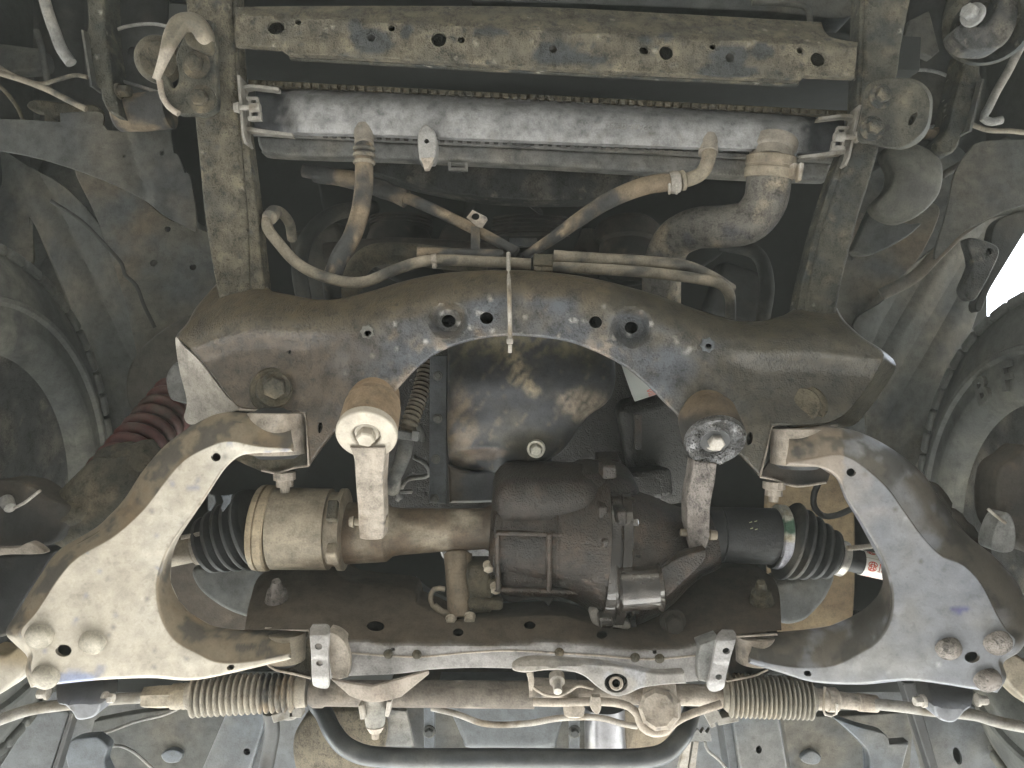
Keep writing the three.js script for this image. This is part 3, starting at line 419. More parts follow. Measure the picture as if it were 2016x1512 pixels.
// body mounts
function mount(label, s, X, Y, o) {
  thing('body_mount', label, 'body mount', P(X, Y, 1.25));
  part('arm', o.arm, s < 0 ? 'rail_dark' : 'rail_dark'); part('flange', o.flange, 'liner'); part('gusset_plate', o.plate, 'dark'); for (const e of o.edge) part('plate_edge', e, 'shroud');
  part('rubber_bush', o.bush, 'rubber_dust'); if (o.nut) bolt('mount_bolt', o.nut, new V3(-s, 0, 0.1), 0.01, 'brown', { washer: 1.2, len: 1.6 });
}
mount('grey channel-shaped body mount arm and hole plate outside the curled tow hook', -1, 210, 110, {
  arm: shell({ f: [[168, -30, 1], [205, -30, 1], [207, 55], [216, 120], [222, 172], [232, 210], [234, 226, 1], [214, 220], [200, 195], [195, 172], [178, 168, 1], [161, 60, 1], [172, 54]], D: 1.22, h: 0.05, r: 6, ks: 2 }),
  flange: shell({ f: [[159, 58, 1], [164, 58, 1], [181, 169, 1], [177, 170, 1]], D: 1.205, h: 0.03, r: 0.8 }),
  plate: shell({ f: [[208, 68, 1], [250, 52], [300, 46], [330, 52, 1], [330, 186, 1], [270, 170], [222, 155, 1]], D: 1.27, h: 0.006, r: 1, holes: [[261, 102, 10, 10]] }),
  edge: [tube([P(212, 66, 1.262), P(250, 52, 1.262), P(300, 47, 1.262), P(330, 52, 1.262)], 0.0028), tube([P(224, 155, 1.262), P(268, 168, 1.262), P(318, 184, 1.262)], 0.0028)],
  bush: rev(P(228, 226, 1.27), P(335, 216, 1.27), [[0, 0.022], [0.05, 0.027], [0.5, 0.03], [1, 0.03]], 28), nut: P(232, 180, 1.235)
});
mount('mottled body mount arm and curved plate outside the flat tow eye', 1, 1880, 180, {
  arm: shell({ f: [[1905, 92, 1], [1932, 98], [1930, 140], [1936, 155, 1], [1910, 256, 1], [1895, 260], [1888, 286], [1872, 302], [1852, 296], [1846, 280], [1868, 250], [1882, 190], [1893, 150]], D: 1.2, h: 0.05, r: 6, ks: 2 }),
  flange: shell({ f: [[1934, 155, 1], [1938, 156, 1], [1913, 258, 1], [1908, 257, 1]], D: 1.185, h: 0.03, r: 0.8 }),
  plate: shell({ f: [[1770, 145, 1], [1800, 138], [1845, 142], [1890, 162, 1], [1876, 240, 1], [1850, 244], [1820, 250, 1], [1780, 200]], D: 1.26, h: 0.006, r: 1 }),
  edge: [tube([P(1772, 146, 1.252), P(1800, 138, 1.252), P(1845, 142, 1.252), P(1890, 162, 1.252)], 0.0028), tube([P(1822, 252, 1.252), P(1850, 246, 1.252), P(1872, 241, 1.252)], 0.0026)],
  bush: rev(P(1820, 264, 1.24), P(1868, 268, 1.24), [[0, 0.008], [0.4, 0.008], [0.4, 0.012], [1, 0.012]], 20), nut: null
});
thing('mount_cup', 'ribbed round metal mount cup in the top right corner', 'mount cup', P(1950, 40, 1.15));
part('cup', rev(P(1945, -10, 1.2), P(1948, 55, 1.12), [[0, 0.05], [0.5, 0.06], [0.9, 0.06], [1, 0.05], [0.9, 0.046], [0.7, 0.04]], 40), 'rail_dark');
part('skirt', shell({ f: [[1880, 62], [1906, 40], [1930, 50], [1960, 20], [1972, -20], [2002, -20], [2006, 30], [1990, 74], [1962, 96], [1925, 98], [1900, 90]], D: 1.11, h: 0.03, r: 7 }), 'shroud_dark');
bolt('cup_bolt', P(1916, 30, 1.1), new V3(-0.8, 0.1, 0.6), 0.011, 'shroud', { len: 1.4 });
thing('horn', 'large round dusty horn disc hanging behind the flat tow eye', 'horn', P(1795, 360, 1.2));
part('disc', shell({ f: [[1745, 292], [1800, 282], [1846, 305], [1858, 340], [1848, 385], [1815, 420], [1780, 436], [1745, 428], [1724, 405], [1752, 370], [1760, 340]], D: (x, y) => 1.2 + 0.0000035 * ((x - 1795) ** 2 + (y - 360) ** 2), h: 0.03, r: 5 }), 'horn_grey');
part('horn_back', shell({ f: [[1690, 470], [1722, 405], [1750, 428], [1790, 440], [1815, 440], [1780, 470], [1720, 500], [1680, 495]], D: 1.3, h: 0.02, r: 4 }), 'liner');

// loose lines at the upper corners
const line = (name, label, cat, pts, r, fin, D) => { thing(name, label, cat, P(pts[0][0], pts[0][1], D)); part(name === 'cable' ? 'sleeve' : 'tube', tube(pts.map(p => P(p[0], p[1], p[2] ?? D)), px(r, D)), fin); };
line('breather_tube', 'short pale tube hanging in the dark top left corner', 'tube', [[82, -20], [98, 35], [108, 62], [122, 98], [140, 124]], 11, 'shroud', 1.22);
line('cable', 'tan cable running down past the body mount at the left edge', 'cable', [[-20, 138], [40, 156], [90, 175], [140, 200], [170, 215]], 6, 'dusty_tube', 1.28);
line('cable', 'thin tan cable curving towards the left body mount arm', 'cable', [[-20, 120], [30, 150], [80, 165], [110, 158], [150, 148], [172, 152]], 4, 'dusty_tube', 1.33);
line('cable', 'short tan cable crossing down at the far left edge', 'cable', [[-20, 155], [12, 182], [36, 214], [45, 236]], 4, 'brown', 1.33);
line('hose_line', 'grey hose line bending to an elbow at the right edge', 'hose', [[2040, 52], [2010, 92], [1985, 140], [1962, 180], [1945, 215], [1936, 232], [1950, 240], [1972, 236]], 8, 'shroud', 1.25);
line('cable', 'tan cable running right from the foot of the right body mount', 'cable', [[1915, 246], [1945, 256], [1990, 258], [2040, 264]], 5, 'dusty_tube', 1.27);
line('cable', 'grey rod slanting down behind the round horn', 'rod', [[1985, 275], [1930, 300], [1880, 330], [1855, 345]], 7, 'liner', 1.34);
thing('wire_bracket', 'dusty grey bracket with a hook end above the left splash shield', 'bracket', P(90, 210, 1.34));
part('bracket', shell({ f: [[52, 206], [66, 196], [110, 200], [150, 205], [185, 206], [190, 222], [110, 228], [112, 242], [88, 240], [84, 222], [60, 216]], D: 1.34, h: 0.02, r: 4 }), 'brown');

// dim sheet metal far up in the front corners
thing('front_apron', 'dim grey sheet metal far up behind the left body mount', 'panel', P(100, 100, 1.6));
part('sheet', shell({ f: [[-60, -60, 1], [330, -60, 1], [330, 260, 1], [-60, 260, 1]], D: (x, y) => 1.62 + 0.02 * Math.sin(x * 0.04), h: 0.006, r: 2, e: 18 }), 'dark');
part('duct', shell({ f: [[-40, 86], [60, 92], [84, 100], [86, 132], [40, 140], [-40, 136]], D: 1.5, h: 0.03, r: 6 }), 'liner');
part('rod', tube([P(72, 60, 1.48), P(84, 100, 1.48), P(92, 150, 1.48), P(96, 175, 1.48)], 0.006), 'liner');
thing('front_apron', 'dim grey sheet metal far up behind the right body mount', 'panel', P(1850, 100, 1.6));
part('sheet', shell({ f: [[1790, -60, 1], [2080, -60, 1], [2080, 300, 1], [1780, 300, 1]], D: (x, y) => 1.62 + 0.02 * Math.sin(x * 0.04), h: 0.006, r: 2, e: 18 }), 'dark');
part('brace', shell({ f: [[1790, 40, 1], [1830, 20, 1], [1850, 100, 1], [1836, 112, 1], [1776, 85, 1]], D: 1.35, h: 0.02, r: 3 }), 'liner');
// ---------------------------------------------------------------- radiator
thing('radiator', 'radiator bottom tank with a crimped toothed edge, its lower side dusted pale', 'radiator', P(1080, 230, 1.14));
part('core', box(P(1062, 155, 1.36).add(new V3(0, -0.02, 0)), 1.1, 0.05, 0.42, [0, 0, -0.045]), 'black', { max: 0.1 });
{
  const up = [[484, 170], [760, 178], [1080, 190], [1400, 210], [1682, 228]];
  const bodyF = [[502, 172, 1], [760, 182], [1080, 197], [1400, 216], [1664, 234, 1], [1662, 268], [1654, 300, 1], [1490, 294], [1250, 286], [1000, 276], [760, 266], [620, 263], [540, 260], [500, 256, 1]];
  const yc = x => 222 + (x - 520) * 0.053;
  part('tank', shell({ f: bodyF, D: (x, y) => { const u = clamp((y - yc(x)) / 48, -1, 1), e = 0.024 * (sstep(590, 535, x) + sstep(1560, 1620, x)); return 1.15 - 0.034 * Math.sqrt(Math.max(0, 1 - Math.abs(u) ** 3 * 0.97)) + e; }, h: 0.012, r: 2, e: 7 }), 'tank', {
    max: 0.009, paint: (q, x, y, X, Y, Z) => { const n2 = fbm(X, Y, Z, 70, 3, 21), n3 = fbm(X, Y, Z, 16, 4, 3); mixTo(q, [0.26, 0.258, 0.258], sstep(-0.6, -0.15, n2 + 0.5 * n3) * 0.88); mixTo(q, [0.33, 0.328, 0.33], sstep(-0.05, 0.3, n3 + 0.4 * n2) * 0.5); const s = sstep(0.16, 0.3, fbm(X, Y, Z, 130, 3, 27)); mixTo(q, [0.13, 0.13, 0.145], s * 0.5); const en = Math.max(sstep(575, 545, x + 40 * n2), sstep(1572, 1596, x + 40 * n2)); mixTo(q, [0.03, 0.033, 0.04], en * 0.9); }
  });
  const crimp = [], y0 = x => 158 + (x - 490) * 0.0525;
  part('header', shell({ f: [[488, 156, 1], [1678, 218, 1], [1680, 230, 1], [1080, 196], [488, 168, 1]], D: 1.14, h: 0.01, r: 1.5 }), 'brown');
  for (let k = 0; k < 66; k++) { const x = 500 + k * 17.7; crimp.push(box(P(x, y0(x) + 5, 1.136), px(11.5, 1.136), px(9, 1.136), 0.008, [0, 0, -0.052], 0.0012)); }
  for (let k = 0; k < 66; k++) part('crimp_tab', crimp[k], 'brown', { max: 0.02 });
  const low = []; for (let k = 0; k < 50; k++) { const x = 640 + k * 17.7; low.push(box(P(x, 268 + (x - 640) * 0.037, 1.16), px(9, 1.14), px(6, 1.14), 0.006, [0, 0, -0.045], 0.001)); }
  part('lower_crimp', low, 'dark', { max: 0.03 });
}
function endBracket(x0, flip, y0, hgt, lean) {         // pressed end bracket with a small bolt
  const X = (u, v) => x0 + flip * u + lean * v, D = 1.1, o = a => a.map(([u, v, c]) => [X(u, v), y0 + v, c]), H = hgt;
  part('end_plate', shell({ f: o([[-2, -24, 1], [3, -24, 1], [5, H + 16, 1], [9, H + 30, 1], [4, H + 32, 1], [0, H + 16, 1]]), D: 1.088, h: 0.03, r: 0.5 }), 'dull_metal');
  part('end_bracket', shell({ f: o([[78, 6, 1], [28, 0], [14, 2], [10, 10], [12, H - 8], [18, H], [100, H + 12, 1], [100, H + 18, 1], [14, H + 8], [5, H], [3, 8], [8, -3], [28, -6], [78, 0, 1]]), D, h: 0.014, r: 1 }), 'dull_metal');
  part('end_clip', shell({ f: o([[14, 18, 1], [36, 18, 1], [38, 34, 1], [32, 34, 1], [32, 25, 1], [22, 25, 1], [22, 56, 1], [34, 56, 1], [34, 46, 1], [40, 46, 1], [40, 64, 1], [14, 64, 1], [14, 57, 1], [17, 57, 1], [17, 25, 1], [14, 25, 1]]), D: 1.09, h: 0.008, r: 0.8 }), 'dull_metal');
  part('bracket_bolt', rev(P(X(-11, 40), y0 + 40, 1.086), P(X(40, 40), y0 + 40, 1.086), [[0, 0.006], [0.15, 0.0075], [0.2, 0.0075], [0.22, 0.0035], [0.6, 0.0035], [0.62, 0.0065], [1, 0.006]], 14), 'dull_metal');
}
endBracket(470, 1, 172, 78, 0.06); endBracket(1690, -1, 230, 64, -0.2);
{
  // outlets of the tank
  const stub = (n, x, y, r, x2, y2, D = 1.12) => part(n, rev(P(x, y, D + 0.01), P(x2, y2, D), [[0, px(r * 1.15, D)], [0.45, px(r * 1.1, D)], [0.55, px(r, D)], [1, px(r, D)]], 26), 'tank', { paint: q => mixTo(q, [0.27, 0.235, 0.19], 0.75) });
  stub('outlet', 717, 254, 19, 717, 284); stub('outlet', 1395, 274, 19, 1394, 302); stub('main_outlet', 1524, 284, 41, 1517, 322, 1.125);
  const dk = part('drain_cock', shell({ f: [[822, 285], [824, 258], [838, 244], [854, 256], [860, 280], [856, 310], [852, 316, 1], [826, 316, 1]], D: 1.095, h: 0.03, r: 5, holes: [[840, 278, 5, 5]], hd: 0.02 }), 'tank', { paint: q => mixTo(q, [0.33, 0.32, 0.31], 0.8) });
  part('drain_tap', shell({ f: [[826, 308, 1], [856, 308, 1], [850, 320], [844, 332, 1], [835, 333, 1], [832, 322]], D: 1.095, h: 0.012, r: 2 }), 'pink_dust', { parent: dk });
  // moulded material mark, upside down as in the photograph
  const g = strip(new TextGeometry('>PA66-GF25<', { font, size: 0.0078, depth: 0.0012, curveSegments: 3, bevelEnabled: false })); g.center(); g.rotateX(0.1); g.rotateZ(Math.PI - 0.06); const c = P(1238, 249, 1.112); g.translate(c.x, c.y, c.z);
  part('moulded_mark', g, 'shroud', { max: 0.02 });
}
thing('fan_shroud', 'smooth grey trough-shaped fan shroud lip below the radiator tank', 'fan shroud', P(1080, 310, 1.2));
part('lip', shell({ f: [[490, 258, 1], [1080, 284], [1655, 312, 1], [1652, 320, 1], [1080, 292], [492, 265, 1]], D: 1.185, h: 0.008, r: 1.5 }), 'shroud');
part('trough', shell({ f: [[505, 266, 1], [1080, 293], [1638, 320, 1], [1632, 345], [1600, 352], [1300, 338], [1080, 325], [800, 312], [545, 303], [512, 292]], D: 1.195, h: 0.03, r: 8, ks: 2 }), 'shroud');
part('loop_tab', shell({ f: [[881, 318, 1], [921, 320, 1], [921, 336, 1], [883, 335, 1]], D: 1.19, h: 0.006, r: 1, holes: [[[888, 321], [915, 322], [915, 330], [888, 330]]], through: true }), 'shroud');
part('shroud_back', shell({ f: [[700, 316, 1], [1000, 326], [1290, 340, 1], [1260, 372], [1180, 390], [1060, 394], [930, 385], [820, 365], [735, 340]], D: 1.26, h: 0.05, r: 4 }), 'shroud_dark');
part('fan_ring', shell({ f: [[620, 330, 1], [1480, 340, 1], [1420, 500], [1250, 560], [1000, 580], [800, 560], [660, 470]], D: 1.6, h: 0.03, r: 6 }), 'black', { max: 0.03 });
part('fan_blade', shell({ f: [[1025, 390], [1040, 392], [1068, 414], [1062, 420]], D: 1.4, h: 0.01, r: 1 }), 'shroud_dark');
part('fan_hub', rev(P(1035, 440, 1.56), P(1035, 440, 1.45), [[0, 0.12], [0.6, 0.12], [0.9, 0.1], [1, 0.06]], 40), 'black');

// ---------------------------------------------------------------- hoses and pipes in front of the crossmember
const hose = (name, label, cat, pts, r, fin, D, g) => { thing(name, label, cat, P(pts[0][0], pts[0][1], D), g); return part('hose', tube(pts.map(p => P(p[0], p[1], p[2] ?? D)), typeof r === 'number' ? px(r, D) : r, { seg: 20, step: 0.006 }), fin); };
hose('drain_hose', 'mud-streaked hose hanging from the left outlet of the radiator tank', 'hose', [[717, 276], [717, 320], [716, 370], [708, 420], [692, 468], [668, 508], [655, 545], [655, 590, 1.17]], 18, 'rubber_dust', 1.125);
for (const y of [290, 302, 316]) part('ring', rev(P(717, y, 1.125), P(717, y + 8, 1.125), [[0, px(19, 1.12)], [0.2, px(22, 1.12)], [0.8, px(22, 1.12)], [1, px(19, 1.12)]], 24), 'dusty_tube');
hose('cooler_hose', 'dark hose with a thick brown sleeve slanting from the left to the pipe joint', 'hose', [[598, 336, 1.2], [680, 352, 1.19], [760, 375, 1.18], [830, 402, 1.16], [900, 435, 1.15], [960, 465, 1.13], [1018, 497, 1.12]], t => lerp(px(13, 1.19), px(10, 1.12), t), 'rubber_dust', 1.19);
part('sleeve', tube([P(620, 342, 1.195), P(700, 356, 1.187), P(750, 372, 1.181), P(800, 392, 1.172)], (t) => px(17, 1.18) + 0.0006 * Math.sin(t * 20)), 'rubber_dust');
hose('cooler_hose', 'dark hose dusted tan along its lower side joining the elbow pipe and clamp', 'hose', [[1328, 357, 1.13], [1270, 366], [1200, 394], [1140, 432], [1090, 468], [1050, 494], [1030, 506]], t => lerp(px(18, 1.13), px(9, 1.12), t * t), 'rubber_dust', 1.13);
part('clamp', [rev(P(1338, 358, 1.13), P(1318, 360, 1.13), [[0, px(20, 1.13)], [0.25, px(22, 1.13)], [0.75, px(22, 1.13)], [1, px(20, 1.13)]], 24), box(P(1318, 372, 1.11), px(5, 1.1), px(22, 1.1), 0.005), box(P(1332, 372, 1.11), px(5, 1.1), px(22, 1.1), 0.005)], 'clip_metal');
thing('elbow_pipe', 'pale elbow pipe curving from the right outlet of the tank to the clamped hose', 'pipe', P(1390, 320, 1.12));
part('pipe', tube([P(1396, 290, 1.12), P(1394, 315, 1.12), P(1382, 340, 1.125), P(1360, 352, 1.128), P(1330, 358, 1.13)], px(14, 1.12), { seg: 20, step: 0.004 }), 'tan');
part('collar', rev(P(1350, 354, 1.128), P(1340, 356, 1.128), [[0, px(16, 1.12)], [0.3, px(20, 1.12)], [1, px(20, 1.12)]], 22), 'tan');
thing('radiator_hose', 'thick tan-streaked lower radiator hose curving under the right end of the tank', 'radiator hose', P(1500, 400, 1.13));
part('hose', tube([P(1519, 308, 1.125), P(1514, 350, 1.13), P(1505, 400, 1.14), P(1475, 436, 1.15), P(1425, 446, 1.17), P(1370, 450, 1.2), P(1325, 475, 1.24), P(1305, 525, 1.27), P(1302, 600, 1.3)], px(43, 1.13), { seg: 30 }), 'hose_big', { max: 0.005 });
{
  const c = part('clamp', [rev(P(1519, 308, 1.125), P(1513, 352, 1.129), [[0, px(46, 1.13)], [0.05, px(48, 1.13)], [0.42, px(48, 1.13)], [0.45, px(46, 1.13)], [0.55, px(46, 1.13)], [0.58, px(48, 1.13)], [0.95, px(48, 1.13)], [1, px(46, 1.13)]], 40)], 'tan');
  part('buckle', [box(P(1565, 337, 1.1), px(22, 1.1), px(26, 1.1), 0.012, [0, 0.4, -0.1]), box(P(1574, 340, 1.09), px(8, 1.1), px(36, 1.1), 0.012, [0, 0, -0.15])], 'clip_metal', { parent: c });
}
thing('steel_line', 'thin tan steel line with a clip and a block crossing above the curved crossmember', 'pipe', P(800, 520, 1.1));
part('line', tube([P(575, 470, 1.25), P(570, 440, 1.22), P(552, 418, 1.18), P(532, 420, 1.13), P(526, 446, 1.11), P(548, 478, 1.1), P(585, 518, 1.1), P(630, 542, 1.1), P(690, 556, 1.1), P(725, 553, 1.1), P(770, 534, 1.1), P(825, 516, 1.1), P(860, 512, 1.1), P(950, 515, 1.1), P(1045, 520, 1.1)], px(11, 1.1), { seg: 16, step: 0.005 }), 'dusty_tube');
part('hook_ring', rev(P(531, 428, 1.11), P(540, 418, 1.13), [[0, px(15, 1.1)], [1, px(15, 1.1)]], 20), 'dusty_tube');
part('sleeve', tube([P(822, 500, 1.12), P(900, 503, 1.12), P(990, 505, 1.12)], px(14, 1.12)), 'rubber_dust');
part('clip', [rev(P(850, 513, 1.1), P(860, 512, 1.1), [[0, px(13, 1.1)], [1, px(13, 1.1)]], 18), box(P(855, 524, 1.09), px(8, 1.1), px(10, 1.1), 0.006)], 'pink_dust');
part('joint_block', [box(P(1069, 514, 1.09), px(38, 1.1), px(24, 1.1), 0.022, [0, 0, -0.05], 0.002), box(P(1069, 531, 1.09), px(36, 1.1), px(10, 1.1), 0.02, [0, 0, -0.05], 0.002)], 'brown');
thing('return_line', 'pair of dusty pipes running right from the square joint block and bending down', 'pipes', P(1250, 530, 1.12));
part('upper_pipe', tube([P(1090, 504, 1.12), P(1180, 510, 1.12), P(1290, 517, 1.125), P(1350, 524, 1.13), P(1400, 545, 1.14), P(1440, 570, 1.16)], px(12, 1.12)), 'dusty_tube');
part('lower_pipe', tube([P(1088, 526, 1.11), P(1180, 530, 1.11), P(1290, 538, 1.115), P(1380, 550, 1.12), P(1420, 560, 1.13), P(1436, 580, 1.14), P(1438, 630, 1.17)], px(11, 1.11)), 'dusty_tube');
thing('line_bracket', 'small rusty square bracket with a hole on a post above the steel line', 'bracket', P(935, 440, 1.11));
part('plate', shell({ f: [[918, 428, 1], [930, 413, 1], [958, 427], [960, 432], [950, 447, 1], [940, 446]], D: 1.1, h: 0.004, r: 1.5, holes: [[936, 426, 8, 7]], through: true }), 'pink_dust');
part('post', box(P(936, 472, 1.12), px(18, 1.12), px(52, 1.12), 0.008), 'rubber_dust');
thing('cable_tie', 'grey cable tie strapped upright over the middle of the curved crossmember', 'cable tie', P(1002, 580, 1.0));
part('strap', tube([P(1001, 498, 1.085), P(1001, 525, 1.075), P(1002, 560, 1.03), P(1003, 600, 1.008), P(1004, 640, 1.008), P(1004, 668, 1.01)], px(4.8, 1.0), { seg: 8, flat: 0.9 }), 'clip_metal');
part('head', box(P(1004, 672, 1.005), px(13, 1), px(10, 1), 0.007, [0, 0, 0], 0.001), 'clip_metal');
part('tail', box(P(1004, 686, 1.006), px(8, 1), px(18, 1), 0.002), 'clip_metal');
thing('coolant_pipe', 'brown crooked pipe half hidden behind the steel line at left', 'pipe', P(760, 500, 1.2));
part('pipe', tube([P(690, 590, 1.22), P(700, 535, 1.2), P(730, 505, 1.2), P(790, 500, 1.2), P(870, 508, 1.2), P(960, 516, 1.2)], px(22, 1.2)), 'brown');
thing('dark_pipe', 'thick dark pipe in the shade crossing behind the steel line', 'pipe', P(860, 485, 1.3));
part('pipe', tube([P(640, 500, 1.3), P(760, 490, 1.3), P(900, 495, 1.3), P(1010, 505, 1.3)], px(22, 1.3)), 'darkbrown');

thing('accessory_drive', 'dim brown pulleys, pump body and brackets in the dark behind the crossing hoses', 'engine pulleys', P(1010, 450, 1.45));
const groove = (n, r, d) => { const o = []; for (let k = 0; k < n; k++) o.push([k / n, r], [(k + 0.35) / n, r], [(k + 0.5) / n, r - d], [(k + 0.85) / n, r - d], [(k + 0.97) / n, r]); o.push([1, r]); return o; };
part('crank_pulley', rev(P(1042, 438, 1.5), P(1042, 474, 1.5), groove(5, 0.085, 0.006), 44), 'darkbrown');
part('pump_pulley', rev(P(790, 430, 1.5), P(790, 456, 1.5), groove(4, 0.06, 0.005), 36), 'darkbrown');
part('pump_body', rev(P(786, 456, 1.5), P(786, 520, 1.48), [[0, 0.055], [0.3, 0.062], [0.8, 0.06], [1, 0.04]], 28), 'darkbrown');
part('compressor', rev(P(1235, 440, 1.48), P(1235, 540, 1.46), [[0, 0.05], [0.1, 0.06], [0.4, 0.06], [0.45, 0.052], [0.8, 0.055], [1, 0.04]], 30), 'darkbrown');
part('bracket', shell({ f: [[880, 440], [930, 452], [960, 480], [980, 540], [900, 560], [860, 500]], D: 1.46, h: 0.03, r: 5, holes: [[915, 490, 9, 9]] }), 'darkbrown');
part('bracket', shell({ f: [[1110, 470], [1170, 450], [1190, 500], [1170, 560], [1120, 560]], D: 1.47, h: 0.03, r: 5, holes: [[1150, 500, 9, 9]] }), 'darkbrown');
part('ribbed_label', box(P(1030, 478, 1.42), 0.05, 0.014, 0.02), 'underbody');
part('pipe', tube([P(600, 600, 1.4), P(590, 520, 1.4), P(610, 460, 1.42), P(660, 420, 1.45), P(740, 410, 1.5)], 0.014), 'dark');
part('pipe', tube([P(1500, 640, 1.4), P(1510, 560, 1.42), P(1490, 500, 1.44), P(1420, 480, 1.46)], 0.013), 'dark');
part('mount_block', [box(P(640, 520, 1.5), 0.1, 0.14, 0.06, [0.2, 0, 0.2], 0.012), box(P(1450, 580, 1.48), 0.1, 0.1, 0.06, [0.1, 0, -0.3], 0.012)], 'dark');
// ---------------------------------------------------------------- curved suspension crossmember
const upPts = [[345, 660], [388, 602], [432, 556], [522, 556], [570, 580], [625, 590], [680, 586], [740, 570], [800, 552], [870, 538], [950, 532], [1040, 532], [1120, 540], [1200, 555], [1290, 580], [1380, 612], [1450, 632], [1500, 632], [1575, 602], [1648, 606], [1700, 665], [1742, 700]];
const ridge = [[345, 690], [480, 650], [600, 650], [680, 648], [740, 640], [800, 622], [870, 603], [950, 588], [1040, 584], [1120, 592], [1200, 606], [1290, 636], [1380, 668], [1480, 690], [1600, 690], [1742, 705]];
const ip = (t, x) => { for (let i = 0; i + 1 < t.length; i++) if (x <= t[i + 1][0]) { const k = clamp((x - t[i][0]) / (t[i + 1][0] - t[i][0] || 1)); const a = t[Math.max(0, i - 1)][1], b = t[i][1], c = t[i + 1][1], d = t[Math.min(t.length - 1, i + 2)][1], k2 = k * k, k3 = k2 * k; return (2 * k3 - 3 * k2 + 1) * b + (k3 - 2 * k2 + k) * (c - a) / 2 + (3 * k2 - 2 * k3) * c + (k3 - k2) * (d - b) / 2; } return t[t.length - 1][1]; };
const dishes = [[883, 632, 42], [1243, 645, 45]];
const memberD = (x, y) => {
  const r = ip(ridge, x), k = clamp((r + 8 - y) / 70, 0, 1.5); let d = 1.02 + 0.055 * k * k;
  const side = Math.max(sstep(690, 600, x), sstep(1400, 1490, x)); d += side * 0.03 * sstep(r - 5, r + 45, y) * sstep(840, 780, y) * 0.6;
  for (const [a, b, R] of dishes) { const q = Math.hypot(x - a, (y - b) * 1.08) / R; d += 0.02 * sstep(1, 0.5, q); }
  const arch = sstep(26, 0, Math.abs(Math.hypot((x - 1010) / 1.0, (y - 900) / 0.83) - 284)) * 0; return d + arch;
};
thing('suspension_crossmember', 'wide curved suspension crossmember arching over the oil pan', 'crossmember', P(1040, 680, 1.02));
{
  const f = [[432, 552, 1], [522, 552, 1], [532, 572], [570, 580], [625, 590], [680, 586], [740, 570], [800, 552], [870, 538], [950, 532], [1040, 532], [1120, 540], [1200, 555], [1290, 580], [1380, 612], [1450, 632], [1500, 632], [1545, 620], [1572, 602, 1], [1648, 606, 1], [1662, 630], [1700, 665], [1736, 688], [1742, 704], [1722, 745], [1690, 790], [1652, 826], [1600, 838], [1521, 838, 1], [1509, 890], [1496, 938, 1], [1455, 895], [1400, 850], [1352, 838], [1328, 812], [1304, 788], [1270, 754], [1230, 722], [1180, 695], [1120, 673], [1060, 664], [1000, 661], [940, 668], [890, 682], [850, 702], [815, 730], [790, 757], [772, 778], [750, 810], [700, 835], [660, 850], [609, 916, 1], [604, 860], [600, 812, 1], [540, 808], [472, 803], [448, 780], [420, 742], [386, 700], [362, 677], [347, 662], [368, 636], [388, 602]];
  const b = f.map(([x, y, c]) => { let X = x, Y = y; if (x > 1640 && y > 700) { X = x + 22; Y = y + 14; } return [X, Y, c]; });
  part('beam', shell({ f, b, D: memberD, h: 0.085, r: 6, e: 8, ks: 4, hd: 0.006,
    holes: [[883, 632, 14, 13], [958, 626, 13, 12], [1173, 634, 13, 12], [1243, 645, 13, 12], [724, 656, 8, 6], [1396, 679, 7, 6], [570, 693, 4, 4], [630, 842, 5, 11, 0.1], [1476, 863, 6, 13, 0.15]] }), 'member', {
    max: 0.009, paint: (q, x, y, X, Y, Z, nx, ny, nz) => {
      const n1 = fbm(X, Y, Z, 24, 4, 11), n2 = fbm(X, Y, Z, 60, 3, 12), r = ip(ridge, x);
      const up = sstep(r + 12, r - 12, y + 26 * n1), side = Math.max(sstep(760, 640, x + 120 * n1), sstep(1330, 1470, x + 120 * n1));
      const m = Math.max(up, side * 0.92) * sstep(0.62, 0.4, n2); const k9 = 0.75 + 0.9 * (0.5 + n2), pan = sstep(r - 6, r + 14, y + 20 * n1) * side; mixTo(q, (x > 1200 ? [0.036, 0.03, 0.018] : pan > 0.5 ? [0.056, 0.039, 0.023] : [0.066, 0.051, 0.03]).map(v => v * k9), m * 0.95);
      const rim = sstep(60, 30, Math.abs(Math.hypot(x - 1010, (y - 945) * 1) - 300) ) * sstep(-0.05, 0.2, n1) * (1 - m) * sstep(640, 690, y); mixTo(q, [0.3, 0.235, 0.17], rim * 0.7);
      if (m < 0.5 && y < 700) { const ch = sstep(0.3, 0.4, fbm(X, Y, Z, 85, 2, 31)); mixTo(q, [0.5, 0.48, 0.45], ch * 0.8); }
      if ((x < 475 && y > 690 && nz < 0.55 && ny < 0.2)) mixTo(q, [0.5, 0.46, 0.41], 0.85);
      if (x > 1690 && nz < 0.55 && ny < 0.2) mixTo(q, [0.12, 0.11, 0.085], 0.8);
    }
  });
  part('end_gusset', shell({ f: [[345, 664], [362, 682], [386, 704], [418, 744], [446, 780], [470, 804], [452, 812], [412, 824], [376, 836], [362, 822], [367, 788], [352, 725]], D: (x, y) => 1.03 + 0.00085 * Math.max(0, (y - 664) * 0.72 - (x - 345) * 0.62), h: 0.006, r: 1.5 }), 'pink_dust', { paint: q => mixTo(q, [0.46, 0.43, 0.39], 0.7) });
  for (const [x, y, s] of [[723, 653, 1], [1394, 679, 1.05]]) { const star = []; for (let k = 0; k < 14; k++) { const a = k / 14 * 6.283, rr = (k % 2 ? 15 : 12) * s; star.push([x + Math.cos(a) * rr, y + Math.sin(a) * rr]); } part('captive_nut', shell({ f: star, D: memberD(x, y) - 0.003, h: 0.004, r: 1.5, holes: [[x + 1, y + 3, 7, 6]], through: true }), 'underbody'); }
